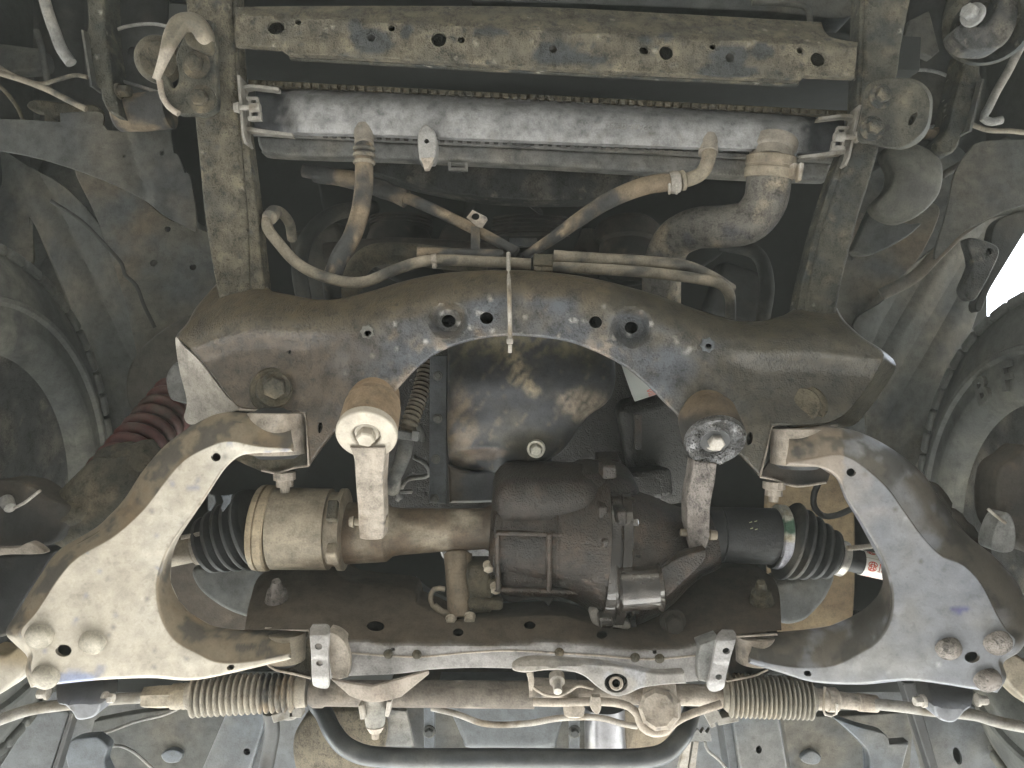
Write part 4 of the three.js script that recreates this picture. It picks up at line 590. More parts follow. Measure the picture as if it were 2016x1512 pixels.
  // cam washers and caps under the arm pivots
  part('washer', [rev(P(540, 770, 1.048), P(540, 770, 1.036), [[0, px(48, 1.04)], [0.6, px(48, 1.04)], [1, px(45, 1.04)]], 40), rev(P(541, 768, 1.04), P(541, 767, 1.03), [[0, px(36, 1.04)], [0.6, px(36, 1.04)], [1, px(33, 1.04)]], 36)], 'brown');
  part('cap_plate', rev(P(1580, 804, 1.05), P(1578, 798, 1.032), [[0, px(46, 1.04)], [0.4, px(48, 1.04)], [0.7, px(44, 1.04)], [0.8, px(36, 1.04)], [1, px(34, 1.04)]], 40), 'brown');
  bolt('pivot_bolt', P(544, 760, 1.03), new V3(0, -0.25, 1), 0.015, 'brown', { washer: 1.3, len: 0.75 });
  // arm brackets hanging below the beam
  part('bracket_flange', shell({ f: [[462, 880, 1], [607, 880, 1], [609, 919, 1], [578, 922], [560, 930], [536, 932], [500, 922], [462, 905, 1]], D: 1.055, h: 0.005, r: 1.5 }), 'brown');
  part('bracket_flange', shell({ f: [[1497, 935, 1], [1520, 900, 1], [1640, 905, 1], [1628, 950], [1600, 955], [1566, 957], [1530, 947]], D: 1.055, h: 0.005, r: 1.5 }), 'darkbrown');
  part('bracket_edge', [tube([P(470, 806, 1.035), P(540, 810, 1.035), P(598, 812, 1.035), P(602, 818, 1.035), P(606, 870, 1.035), P(608, 917, 1.04)], px(2.6, 1.03), { seg: 8 }), tube([P(608, 917, 1.045), P(578, 921, 1.05), P(545, 931, 1.05), P(515, 926, 1.05)], px(2.4, 1.05), { seg: 8 })], 'pink_dust');
  part('bracket_edge', [tube([P(1650, 838, 1.035), P(1580, 838, 1.035), P(1524, 836, 1.035), P(1518, 842, 1.035), P(1508, 890, 1.035), P(1496, 938, 1.04)], px(2.6, 1.03), { seg: 8 }), tube([P(1496, 938, 1.045), P(1520, 943, 1.05), P(1566, 957, 1.05), P(1626, 950, 1.05)], px(2.4, 1.05), { seg: 8 })], 'pink_dust');
  for (const [x, y, s] of [[560, 930, -0.1], [1524, 948, 0.12]]) { const c = part('pivot_stud', rev(P(x, y, 1.06), P(x - s * 12, y + 40, 1.06), [[0, px(22, 1.06)], [0.35, px(22, 1.06)], [0.4, px(17, 1.06)], [0.7, px(17, 1.06)], [0.72, px(10, 1.06)], [1, px(9, 1.06)]], 12, 25), 'pink_dust'); }
}
// ---------------------------------------------------------------- lower control arms
const dl = (x, y) => 1.0 - 0.075 * clamp((577 - x) / 480) - 0.02 * clamp((y - 900) / 400), dr = (x, y) => 1.0 - 0.075 * clamp((x - 1500) / 460) - 0.02 * clamp((y - 900) / 400);
const ballCaps = (list, fin, D, o) => { for (const [x, y, rx, ry] of list) { const r = px(rx, D(x, y)), c = P(x, y, D(x, y)); part('ball_joint_bolt', rev(c.clone().add(new V3(0, 0, -0.002)), c.clone().add(new V3(0, -0.0055, 0.0095)), [[0, r * 1.02], [0.4, r], [0.6, r * 0.95], [0.78, r * 0.84], [0.92, r * 0.62], [0.985, r * 0.3], [1, 0]], 26, 60), fin, o); } };
thing('lower_control_arm', 'broad lower control arm covered in cream dust with three domed bolts', 'control arm', P(330, 1100, 0.95));
{
  const f = [[577, 880, 1], [510, 876], [455, 866], [417, 874], [361, 904], [319, 952], [278, 1004], [222, 1054], [155, 1093], [118, 1130], [69, 1203], [39, 1240], [45, 1264], [60, 1288], [57, 1318], [66, 1352, 1], [115, 1346], [200, 1337], [300, 1333], [380, 1338], [455, 1325], [572, 1297, 1], [572, 1284, 1], [500, 1299], [433, 1302], [389, 1284], [345, 1258], [318, 1212], [310, 1155], [322, 1105], [345, 1060], [400, 985], [440, 925], [468, 900], [500, 893], [577, 890, 1]];
  const b = [[577, 820, 1], [510, 816], [445, 812], [397, 828], [332, 872], [285, 925], [245, 985], [195, 1035], [122, 1080], [85, 1130], [42, 1200], [20, 1238], [40, 1262], [66, 1286], [63, 1314], [74, 1344, 1], [120, 1338], [205, 1330], [302, 1326], [382, 1330], [456, 1318], [575, 1290, 1], [578, 1242, 1], [522, 1238], [470, 1240], [418, 1232], [376, 1208], [352, 1182], [336, 1146], [338, 1102], [354, 1057], [402, 985], [441, 924], [470, 898], [502, 890], [577, 886, 1]];
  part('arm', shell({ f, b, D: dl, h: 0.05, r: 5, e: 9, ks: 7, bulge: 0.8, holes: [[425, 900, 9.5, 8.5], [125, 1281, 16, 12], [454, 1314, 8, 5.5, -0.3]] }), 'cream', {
    max: 0.009, paint: (q, x, y, X, Y, Z, nx, ny, nz) => {
      const n = fbm(X, Y, Z, 30, 4, 5), w = sstep(0.95, 0.86, nz + 0.06 * n); const up = w * sstep(-0.35, 0.0, ny); mixTo(q, [0.2, 0.158, 0.105], up * 0.9); mixTo(q, [0.06, 0.058, 0.056], sstep(0.0, 0.14, fbm(X, Y, Z, 22, 4, 8)) * 0.75 * up); mixTo(q, [0.24, 0.17, 0.1], sstep(0.12, 0.3, fbm(X, Y, Z, 14, 4, 28)) * 0.6 * up);  // walls turned from the light painted browner: mud plus shade
      const s = sstep(0.33, 0.42, fbm(X, Y, Z, 50, 3, 14)) * (1 - up); mixTo(q, [0.2, 0.22, 0.3], s * 0.6);
      const d = Math.hypot((x - 150) / 40, (y - 1338) / 16) + 0.4 * n; mixTo(q, [0.2, 0.25, 0.42], sstep(1.1, 0.8, d) * 0.75);
    }
  });
  part('seam_flange', tube([[560, 846], [500, 838], [445, 834], [402, 850], [344, 888], [300, 938], [258, 992], [205, 1043], [136, 1087], [96, 1132], [52, 1203]].map(([x, y]) => P(x, y, dl(x, y) + 0.026)), 0.0028, { seg: 8 }), 'brown');
  ballCaps([[79, 1250, 27, 20], [183, 1262, 25, 20], [90, 1330, 26, 20]], 'tan', dl, { paint: q => mixTo(q, [0.33, 0.305, 0.255], 0.75) });
  part('pivot_sleeve', rev(P(545, 812, 1.046), P(545, 894, 1.046), [[0, px(52, 1.04)], [0.02, px(56, 1.04)], [0.1, px(56, 1.04)], [0.12, px(57, 1.04)], [0.98, px(57, 1.04)], [1, px(50, 1.04)]], 36), 'pink_dust');
  part('pivot_rubber', [rev(P(545, 802, 1.05), P(545, 812, 1.05), [[0, px(34, 1.04)], [1, px(48, 1.04)]], 30), rev(P(545, 894, 1.05), P(545, 902, 1.05), [[0, px(48, 1.04)], [1, px(36, 1.04)]], 30)], 'rubber');
  part('pivot_sleeve', rev(P(562, 1243, 1.02), P(562, 1300, 1.02), [[0, px(36, 1.0)], [0.04, px(39, 1.0)], [0.96, px(39, 1.0)], [1, px(36, 1.0)]], 32), 'tan');
  part('pivot_rubber', rev(P(560, 1300, 1.02), P(560, 1308, 1.02), [[0, px(34, 1.0)], [1, px(24, 1.0)]], 28), 'rubber');
}
thing('lower_control_arm', 'broad blue-grey lower control arm, less dusty, with three domed bolts', 'control arm', P(1730, 1100, 0.95));
{
  const f = [[1549, 907, 1], [1600, 901], [1650, 893], [1690, 908], [1745, 955], [1785, 1010], [1820, 1058], [1855, 1092], [1900, 1112], [1935, 1150], [1965, 1208], [1985, 1240], [2002, 1258], [1996, 1280], [1970, 1300], [1975, 1330], [1958, 1362, 1], [1900, 1354], [1850, 1346], [1780, 1339], [1690, 1347], [1600, 1343], [1540, 1326], [1474, 1306, 1], [1475, 1293, 1], [1530, 1306], [1580, 1312], [1640, 1308], [1690, 1285], [1726, 1262], [1750, 1225], [1757, 1180], [1748, 1128], [1728, 1082], [1698, 1030], [1670, 985], [1650, 942], [1615, 921], [1549, 916, 1]];
  const b = [[1547, 848, 1], [1600, 838], [1655, 842], [1705, 856], [1765, 890], [1815, 932], [1850, 985], [1900, 1050], [1955, 1095], [1995, 1140], [2018, 1190], [2030, 1225], [2010, 1258], [1992, 1278], [1962, 1298], [1968, 1326], [1950, 1354, 1], [1896, 1346], [1848, 1338], [1780, 1331], [1690, 1338], [1600, 1334], [1540, 1318], [1474, 1299, 1], [1476, 1248, 1], [1530, 1244], [1580, 1240], [1634, 1232], [1676, 1214], [1705, 1196], [1728, 1172], [1738, 1146], [1734, 1110], [1716, 1074], [1690, 1026], [1664, 983], [1646, 941], [1612, 919], [1548, 913, 1]];
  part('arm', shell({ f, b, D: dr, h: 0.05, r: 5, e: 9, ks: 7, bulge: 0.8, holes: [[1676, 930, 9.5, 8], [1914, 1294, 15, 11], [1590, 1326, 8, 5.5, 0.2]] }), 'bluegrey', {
    max: 0.009, paint: (q, x, y, X, Y, Z, nx, ny, nz) => {
      const n = fbm(X, Y, Z, 30, 4, 5), w = sstep(0.95, 0.86, nz + 0.06 * n), up = w * sstep(-0.35, 0.0, ny); mixTo(q, [0.1, 0.085, 0.066], up * sstep(-0.35, -0.1, fbm(X, Y, Z, 20, 4, 18)) * 0.92); mixTo(q, [0.045, 0.043, 0.04], up * sstep(0.0, 0.15, fbm(X, Y, Z, 18, 4, 38)) * 0.85); if (y < 960 && x < 1660) mixTo(q, [0.3, 0.24, 0.18], sstep(0.0, 0.25, n + 0.12) * 0.75);  // front-facing walls darkened by normal: mud with shade in the colour
      const d = Math.hypot((x - 1890) / 22, (y - 1200) / 8) + 0.5 * fbm(X, Y, Z, 200, 2, 4); mixTo(q, [0.05, 0.05, 0.16], sstep(1.0, 0.75, d) * 0.75);
      const t = sstep(1130, 960, y) * sstep(0.05, 0.35, fbm(X, Y, Z, 18, 3, 15) + 0.12); mixTo(q, [0.33, 0.29, 0.26], t * 0.4 * (1 - up));
    }
  });
  part('seam_flange', tube([[1600, 862], [1652, 864], [1700, 876], [1756, 916], [1802, 966], [1838, 1016], [1880, 1068], [1930, 1104], [1968, 1144], [1996, 1200]].map(([x, y]) => P(x, y, dr(x, y) + 0.026)), 0.0028, { seg: 8 }), 'darkbrown');
  ballCaps([[1867, 1274, 24, 20], [1964, 1263, 26, 21], [1944, 1336, 25, 20]], 'cast_rough', dr);
  part('arm_rivet', rev(P(1730, 1274, 0.975), P(1730, 1276, 0.968), [[0, px(8, 1)], [0.6, px(8, 1)], [1, px(4, 1)]], 16), 'clip_metal');
  part('pivot_sleeve', rev(P(1572, 842, 1.046), P(1572, 914, 1.046), [[0, px(50, 1.04)], [0.02, px(54, 1.04)], [0.98, px(54, 1.04)], [1, px(48, 1.04)]], 36), 'pink_dust');
  part('pivot_rubber', rev(P(1572, 914, 1.05), P(1572, 922, 1.05), [[0, px(46, 1.04)], [1, px(36, 1.04)]], 30), 'rubber');
  part('pivot_sleeve', rev(P(1487, 1250, 1.02), P(1487, 1304, 1.02), [[0, px(34, 1.0)], [0.04, px(38, 1.0)], [0.96, px(38, 1.0)], [1, px(34, 1.0)]], 32), 'pink_dust');
}
// ---------------------------------------------------------------- differential mounts
const mAx = new V3(0, -0.6, 0.8).normalize();
thing('differential_mount', 'tan differential mount bushing with a cream face and straight arm', 'mount', P(722, 850, 0.985));
{
  const B = P(722, 854, 0.98), A = B.clone().addScaledVector(mAx, -0.085);
  part('bushing', rev(A, B, [[0, 0.031], [0.3, 0.035], [0.34, 0.0315], [0.4, 0.0365], [0.9, 0.0375], [0.93, 0.036]], 48), 'tan', { paint: q => mixTo(q, [0.24, 0.155, 0.085], 0.7) });
  part('face', rev(B.clone().addScaledVector(mAx, -0.008), B.clone().addScaledVector(mAx, 0.004), [[0, 0.0375], [0.5, 0.0385], [0.9, 0.038], [1, 0.0365], [1, 0.0195], [0.85, 0.0175], [0.3, 0.0168], [0.25, 0.0]], 56, 30), 'cream');
  bolt('centre_bolt', B.clone().addScaledVector(mAx, -0.004), mAx, 0.0118, 'cream', { washer: 1.32, len: 1.15 });
  part('mount_arm', shell({ f: [[688, 880, 1], [758, 880, 1], [757, 905], [754, 950], [756, 1000], [755, 1050], [748, 1062], [714, 1062], [707, 1052], [704, 1000], [700, 950], [697, 905]], D: (x, y) => 0.985 + 0.00018 * (y - 900), h: 0.035, r: 4, e: 8 }), 'pink_dust');
  part('cross_bolt', rev(P(688, 1028, 1.03), P(765, 1026, 1.03), [[0, 0.006], [0.12, 0.008], [0.13, 0.005], [0.86, 0.005], [0.87, 0.008], [1, 0.008]], 12), 'tan');
}
thing('differential_mount', 'oil-wet dark differential mount bushing with a gritty face and curved arm', 'mount', P(1405, 868, 0.985));
{
  const B = P(1408, 868, 0.985), A = P(1385, 800, 1.04), ax = B.clone().sub(A).normalize();
  part('bushing', rev(A, B, [[0, 0.029], [0.22, 0.034], [0.28, 0.033], [0.32, 0.038], [0.9, 0.039], [1, 0.036]], 48), 'darkbrown', { paint: (q, x, y) => mixTo(q, [0.12, 0.085, 0.05], sstep(835, 800, y) * 0.8) });
  part('face', rev(B.clone().addScaledVector(ax, -0.01), B.clone().addScaledVector(ax, 0.005), [[0, 0.037], [0.5, 0.0385], [0.9, 0.037], [1, 0.034], [1, 0.022], [0.8, 0.019], [0.35, 0.018], [0.3, 0]], 64, 30), 'gritty', { max: 0.003 });
  const grit = []; for (let k = 0; k < 70; k++) { const a = rnd() * 6.28, r = 0.022 + rnd() * 0.014; const u = new V3(0, 0, 1).cross(ax).normalize(), v = ax.clone().cross(u); grit.push(strip(new THREE.DodecahedronGeometry(0.0011 + rnd() * 0.0018, 0)).translate(...B.clone().addScaledVector(ax, 0.0048).addScaledVector(u, Math.cos(a) * r).addScaledVector(v, Math.sin(a) * r).toArray())); }
  const gm = part('grit', grit, 'gritty'); part('rubber_ring', rev(B.clone().addScaledVector(ax, -0.006), B.clone().addScaledVector(ax, 0.0012), [[0, 0.019], [0.9, 0.019], [1, 0.018], [1, 0]], 36), 'rubber'); gm.userData.kind = 'stuff';
  bolt('centre_bolt', B.clone().addScaledVector(ax, -0.004), new V3(0, -0.45, 0.9), 0.0105, 'clip_metal', { washer: 1.5, len: 1.15 });
  part('mount_arm', shell({ f: [[1366, 905, 1], [1412, 912, 1], [1408, 950], [1400, 990], [1398, 1030], [1397, 1058], [1390, 1080], [1382, 1086], [1362, 1083], [1356, 1070], [1353, 1020], [1354, 975], [1362, 935]], D: (x, y) => 0.995 + 0.00018 * (y - 900), h: 0.034, r: 5, e: 8 }), 'cast_rough');
  part('cross_bolt', rev(P(1340, 1048, 1.03), P(1411, 1054, 1.03), [[0, 0.005], [0.8, 0.005], [0.81, 0.007], [1, 0.006]], 12), 'tan');
}
// ---------------------------------------------------------------- engine, oil pan, filter
thing('engine_block', 'dark oily engine underside seen in the gaps around the oil pan', 'engine', P(1100, 850, 1.35));
part('block', [box(P(1030, 830, 1.5), 0.5, 0.42, 0.2, [0, 0, -0.03], 0.02), box(P(1290, 880, 1.42), 0.12, 0.2, 0.1, [0.2, 0, 0.2], 0.02), box(P(1260, 950, 1.36), 0.09, 0.05, 0.08, [0, 0.2, 0.1], 0.01)], 'oily', { max: 0.02, paint: q => mixTo(q, [0.008, 0.007, 0.006], 0.9) });
part('bracket_lug', [box(P(1196, 922, 1.2), 0.035, 0.04, 0.05, [0.2, 0, 0], 0.004), box(P(1255, 850, 1.34), 0.012, 0.06, 0.02), box(P(1060, 950, 1.19), 0.06, 0.05, 0.05, [0.1, 0, 0], 0.006)], 'oily');
part('daylight_patch', shell({ f: [[862, 1040, 1], [990, 1040, 1], [980, 1104], [940, 1106], [885, 1104], [868, 1092]], D: 1.3, h: 0.05, r: 5 }), 'gap_daylight', { max: 0.02 });  // pale plate added to stand for daylight showing through the gap
part('casting', shell({ f: [[812, 1150, 1], [830, 1168], [880, 1196], [960, 1206], [1080, 1190], [1100, 1215], [980, 1240], [860, 1232], [818, 1212]], D: 1.2, h: 0.05, r: 5 }), 'underbody');
thing('oil_pan', 'dark blue-black oil pan with dried mud streaks and a bright drain plug', 'oil pan', P(1040, 800, 1.12));
{
  const D = (x, y) => 1.105 + 0.06 * ((x - 1040) / 170) ** 2 * (x > 1040 ? 1 : 0.35) + 0.05 * Math.max(0, (y - 800) / 130) ** 2 + 0.035 * sstep(770, 670, y) + 0.022 * sstep(990, 930, x) * sstep(890, 905, y + (x - 890) * 0.16) - 0.012 * sstep(980, 900, x) * sstep(800, 840, y) * sstep(905, 880, y);
  part('sump', shell({ f: [[880, 640, 1], [1190, 640, 1], [1208, 670], [1213, 720], [1211, 764], [1195, 794], [1160, 820], [1136, 850], [1122, 872], [1096, 897], [1060, 914], [1010, 922], [975, 935], [940, 932], [905, 936], [886, 920], [879, 860], [880, 740]], D, h: 0.14, r: 16, e: 7 }), 'pan', {
    max: 0.009, paint: (q, x, y, X, Y, Z) => {
      const n = fbm(X, Y, Z, 40, 4, 6), s = fbm(X * 0.4 + Y * 0.6, (Y - X) * 3, Z, 40, 4, 9), line = Math.abs((x - 1000) * 0.86 - (y - 690) * 0.5 + 22 * n), along = y;
      mixTo(q, [0.42, 0.35, 0.24], sstep(26, 8, line) * sstep(676, 700, along) * sstep(785, 760, along + 20 * n) * sstep(-0.25, 0.05, s) * 0.9);
      mixTo(q, [0.22, 0.19, 0.11], sstep(720, 690, y + 60 * n) * sstep(-0.15, 0.15, s) * 0.6);
      mixTo(q, [0.42, 0.35, 0.27], sstep(1.25, 0.6, Math.hypot((x - 1150) / 50, (y - 796) / 28) + 0.7 * n) * 0.8 * sstep(-0.35, 0.1, s));
      mixTo(q, [0.27, 0.2, 0.125], sstep(1.25, 0.6, Math.hypot((x - 903) / 34, (y - 850) / 80) + 0.8 * n) * 0.6 * sstep(-0.5, 0.1, s));
      mixTo(q, [0.3, 0.22, 0.17], sstep(1.1, 0.8, Math.hypot((x - 960) / 40, (y - 893) / 12) + 0.6 * n) * 0.55);
      mixTo(q, [0.2, 0.16, 0.12], sstep(0.22, 0.34, s) * 0.6);
    }
  });
  part('pan_rear', shell({ f: [[881, 915, 1], [930, 928], [1000, 918], [1080, 895], [1076, 940], [1000, 985], [884, 992, 1]], D: 1.17, h: 0.05, r: 8 }), 'pan', { paint: (q, x, y, X, Y, Z) => mixTo(q, [0.09, 0.065, 0.042], sstep(930, 890, x + 60 * fbm(X, Y, Z, 40, 3, 3)) * 0.8) });
  part('pan_flange', shell({ f: [[846, 700, 1], [880, 700, 1], [879, 992, 1], [845, 990, 1]], D: 1.17, h: 0.008, r: 1.5 }), 'underbody');
  for (const [x, y] of [[862, 740], [862, 824], [858, 904], [855, 982]]) bolt('flange_bolt', P(x, y, 1.17), DN, 0.0055, 'underbody', { washer: 1.3 });
  part('plug_washer', rev(P(1056, 882, 1.118), P(1055, 885, 1.108), [[0, px(18, 1.11)], [0.8, px(18, 1.11)], [1, px(17, 1.11)], [1, px(13, 1.11)], [0.4, px(12, 1.11)], [0.3, 0]], 30), 'zinc');
  bolt('drain_plug', P(1055, 884, 1.112), new V3(0, -0.2, 1), 0.0085, 'zinc', { washer: 0, len: 1.2, label: 'bright hexagonal drain plug' });
}
thing('oil_filter', 'white oil filter can with red and blue print behind the right side of the arch', 'oil filter', P(1265, 740, 1.18));
{
  const cv = document.createElement('canvas'); cv.width = 512; cv.height = 512; const c = cv.getContext('2d'); c.fillStyle = '#989c99'; c.fillRect(0, 0, 512, 512);
  c.save(); c.translate(256, 372); c.rotate(0); c.fillStyle = '#b5432f'; c.font = 'bold italic 120px serif'; c.textAlign = 'center'; c.fillText('otor', 0, 40); c.strokeStyle = '#2d4d86'; c.lineWidth = 12; c.beginPath(); c.moveTo(-250, -75); c.lineTo(250, -70); c.stroke(); c.lineWidth = 6; c.beginPath(); c.moveTo(-250, -96); c.lineTo(250, -92); c.stroke(); c.fillStyle = '#9a9c98'; for (let i = 0; i < 9; i++) c.fillRect(-220 + i * 50, 110, 30, 10); c.restore();
  const tx = new THREE.CanvasTexture(cv); tx.colorSpace = THREE.SRGBColorSpace; tx.wrapS = THREE.RepeatWrapping; tx.repeat.set(5, 1);
  const g = new THREE.CylinderGeometry(0.047, 0.047, 0.12, 48, 1, true); g.rotateZ(-1.2); g.rotateX(0.5); const at = P(1304, 710, 1.22).sub(T._at); g.translate(at.x, at.y, at.z);
  const m = new THREE.Mesh(g, new THREE.MeshStandardMaterial({ map: tx, roughness: 0.5, side: THREE.DoubleSide })); m.name = 'can'; m.castShadow = m.receiveShadow = true; T.add(m);
}
thing('corrugated_loom', 'ribbed grey-tan wiring conduit running down beside the oil pan flange', 'conduit', P(815, 800, 1.2));
part('conduit', tube([P(848, 690, 1.24), P(836, 740, 1.22), P(822, 790, 1.2), P(806, 835, 1.18), P(800, 855, 1.18)], (t, l) => 0.0125 + 0.0014 * Math.sin(l * 6.283 / 0.0075), { step: 0.0014, seg: 18 }), 'tan');
part('tube', tube([P(802, 850, 1.18), P(796, 890, 1.17), P(786, 918, 1.17), P(776, 938, 1.18), P(772, 965, 1.2)], px(15, 1.18)), 'shroud');
part('clip', [box(P(802, 858, 1.16), px(42, 1.16), px(16, 1.16), 0.012, [0, 0, -0.15]), box(P(818, 858, 1.15), px(14, 1.15), px(20, 1.15), 0.014, [0, 0, -0.15])], 'shroud');
thing('cable_bunch', 'grey wires and clips in the dark beside the oil pan flange', 'wires', P(800, 960, 1.25));
part('wire', [tube([P(815, 900, 1.25), P(840, 915, 1.24), P(845, 935, 1.25), P(800, 945, 1.25), P(782, 985, 1.26)], px(5, 1.25)), tube([P(770, 930, 1.25), P(778, 960, 1.24), P(792, 982, 1.24)], px(6, 1.25)), tube([P(822, 838, 1.25), P(830, 852, 1.25), P(832, 870, 1.25)], px(7, 1.25))], 'shroud');
part('clip', [box(P(776, 948, 1.23), 0.012, 0.01, 0.01), box(P(800, 968, 1.24), 0.02, 0.006, 0.01)], 'shroud');

// ---------------------------------------------------------------- front differential
thing('front_differential', 'oil-stained dark front differential housing with a wet shiny lower flange', 'differential', P(1150, 1070, 1.07));
{
  const D = 1.09;
  part('axle_tube', rev(P(676, 1050, D), P(978, 1040, D), [[0, px(58, D)], [0.02, px(60, D)], [0.28, px(58, D)], [0.32, px(48, D)], [0.36, px(46, D)], [0.7, px(41, D)], [0.92, px(40, D)], [0.97, px(48, D)], [1, px(50, D)]], 40), 'tan', { paint: (q, x, y, X, Y, Z) => { const n = fbm(X, Y, Z, 20, 4, 2); mixTo(q, [0.1, 0.066, 0.038], sstep(-0.45, 0.0, n) * 0.85); mixTo(q, [0.04, 0.03, 0.022], sstep(880, 990, x + 60 * n) * 0.85); } });
  part('carrier', rev(P(965, 1062, D), P(1185, 1075, D), [[0, px(72, D)], [0.04, px(84, D)], [0.1, px(80, D)], [0.5, px(88, D)], [0.56, px(94, D)], [0.8, px(112, D)], [1, px(140, D)]], 44), 'oily');
  part('parting_line', [rev(P(1090, 1069, D), P(1096, 1069, D), [[0, px(88, D)], [0.2, px(97, D)], [0.8, px(97, D)], [1, px(88, D)]], 44)], 'oily');
  part('neck_casting', [box(P(1075, 985, 1.1), 0.15, 0.09, 0.12, [0.25, 0, -0.02], 0.03), box(P(1180, 985, 1.12), 0.1, 0.1, 0.12, [0.2, 0, -0.1], 0.03)], 'oily', { paint: q => mixTo(q, [0.02, 0.016, 0.013], 0.6) });
  const ribC = (q) => mixTo(q, [0.07, 0.05, 0.036], 0.35);
  part('rib', box(P(980, 1102, 1.045), px(10, 1.03), px(118, 1.03), 0.035, [0.05, 0, 0.02], 0.006), 'oily', { paint: ribC }); part('rib', box(P(1080, 1102, 1.04), px(10, 1.03), px(118, 1.03), 0.04, [0.05, 0, 0], 0.004), 'oily', { paint: ribC });
  part('rib', box(P(1060, 1047, 1.045), px(170, 1.03), px(8, 1.03), 0.04, [0, 0, -0.02], 0.004), 'oily', { paint: ribC }); part('rib', box(P(1060, 1157, 1.055), px(180, 1.03), px(10, 1.03), 0.04, [0, 0, -0.04], 0.004), 'oily', { paint: ribC });
  part('gear_case', box(P(1074, 1100, 1.092), px(204, 1.03), px(128, 1.03), 0.1, [0.06, 0, -0.02], 0.018), 'oily');
  part('lower_casting', shell({ f: [[985, 1160], [1030, 1150], [1090, 1155], [1150, 1150], [1160, 1170], [1100, 1175], [1080, 1195], [1072, 1186], [1040, 1182], [1010, 1188], [990, 1180]], D: 1.06, h: 0.05, r: 6 }), 'darkbrown');
  const flP = []; for (let k = 0; k < 90; k++) { const a = k / 90 * 6.283; flP.push(0.001 * noise(Math.cos(a) * 9, Math.sin(a) * 9, 2)); }
  part('flange', rev(P(1180, 1096, D + 0.005), P(1224, 1100, D + 0.005), [[0, px(140, D)], [0.06, px(146, D)], [0.44, px(147, D)], [0.47, px(142, D)], [0.53, px(142, D)], [0.56, px(147, D)], [0.94, px(146, D)], [1, px(138, D)]], 72), 'wet_oil', { max: 0.004, paint: (q, x, y) => mixTo(q, [0.03, 0.023, 0.018], sstep(1108, 1090, y)) });
  part('side_cover', rev(P(1220, 1095, D), P(1402, 1062, D), [[0, px(136, D)], [0.08, px(132, D)], [0.25, px(124, D)], [0.45, px(106, D)], [0.62, px(84, D)], [0.8, px(66, D)], [0.95, px(60, D)], [1, px(56, D)]], 56), 'oily');
  for (let k = 0; k < 9; k++) { const a = -0.25 + k * 0.42, r = px(132, D); bolt('flange_bolt', P(1226, 1098, D + 0.004).add(new V3(0, -Math.cos(a) * r * 0.98, Math.sin(a) * r)), new V3(1, 0, 0), 0.0075, k > 5 || k < 2 ? 'wet_oil' : 'oily', { washer: 1.3, len: 1.1 }); }
  part('wet_boss', rev(P(1212, 1160, 0.995), P(1302, 1156, 0.995), [[0, px(40, D)], [0.03, px(46, D)], [0.1, px(40, D)], [0.9, px(38, D)], [0.97, px(44, D)], [1, px(40, D)]], 36), 'wet_oil', { max: 0.004 });
  part('web', shell({ f: [[1302, 1118, 1], [1340, 1096], [1392, 1082, 1], [1388, 1104], [1350, 1142], [1310, 1180, 1], [1303, 1182, 1]], D: 1.0, h: 0.03, r: 4 }), 'oily');
  const lugs = [[1196, 924, 30, 30], [1184, 1004, 20, 30], [1220, 1016, 22, 36], [1190, 1062, 18, 18], [1190, 1216, 30, 24]];
  for (const [x, y, w, h] of lugs) part('flange_lug', box(P(x, y, y > 1150 ? 1.02 : 1.0 + Math.abs(y - 1100) * 0.0003), px(w, 1), px(h, 1), 0.03, [0.2, 0.1, 0.05], 0.004), y > 1100 ? 'wet_oil' : 'oily');
  part('drain_lug', shell({ f: [[1162, 1205], [1176, 1200], [1182, 1212], [1196, 1216], [1232, 1222], [1242, 1232], [1236, 1240], [1210, 1236], [1178, 1234], [1165, 1224]], D: 1.02, h: 0.02, r: 4 }), 'clip_metal', { paint: q => mixTo(q, [0.1, 0.09, 0.085], 0.5) });
  part('shaft_stub', box(P(1330, 1052, 1.05), px(60, 1), px(18, 1), 0.02, [0.3, 0, 0.05], 0.006), 'oily');
  part('pinion_flange', [rev(P(899, 1085, 1.09), P(905, 1216, 1.05), [[0, px(20, D)], [0.05, px(26, D)], [0.3, px(24, D)], [0.85, px(23, D)], [1, px(16, D)]], 26), rev(P(918, 1090, 1.085), P(918, 1200, 1.06), [[0, px(12, D)], [1, px(12, D)]], 16)], 'tan', { paint: q => mixTo(q, [0.13, 0.09, 0.055], 0.6) });
  part('actuator', [box(P(945, 1150, 1.08), px(50, D), px(96, D), 0.05, [0.1, 0, 0], 0.008), box(P(955, 1186, 1.06), px(70, D), px(20, D), 0.03, [0, 0, -0.05], 0.006), rev(P(968, 1146, 1.06), P(990, 1148, 1.05), [[0, 0.008], [1, 0.006]], 12)], 'brown');
  for (const [x, y] of [[976, 1154], [962, 1112], [925, 1213], [888, 1218]]) bolt('case_bolt', P(x, y, 1.045), new V3(0, -0.5, 0.8), 0.007, 'tan', { washer: 1.1, len: 1.1 });
  part('vent_clip', [tube([P(862, 1196, 1.06), P(850, 1190, 1.06), P(850, 1164, 1.06), P(860, 1158, 1.06), P(876, 1160, 1.06)], px(5, 1.06)), tube([P(855, 1192, 1.06), P(870, 1205, 1.06), P(885, 1208, 1.06)], px(7, 1.06))], 'tan');
}
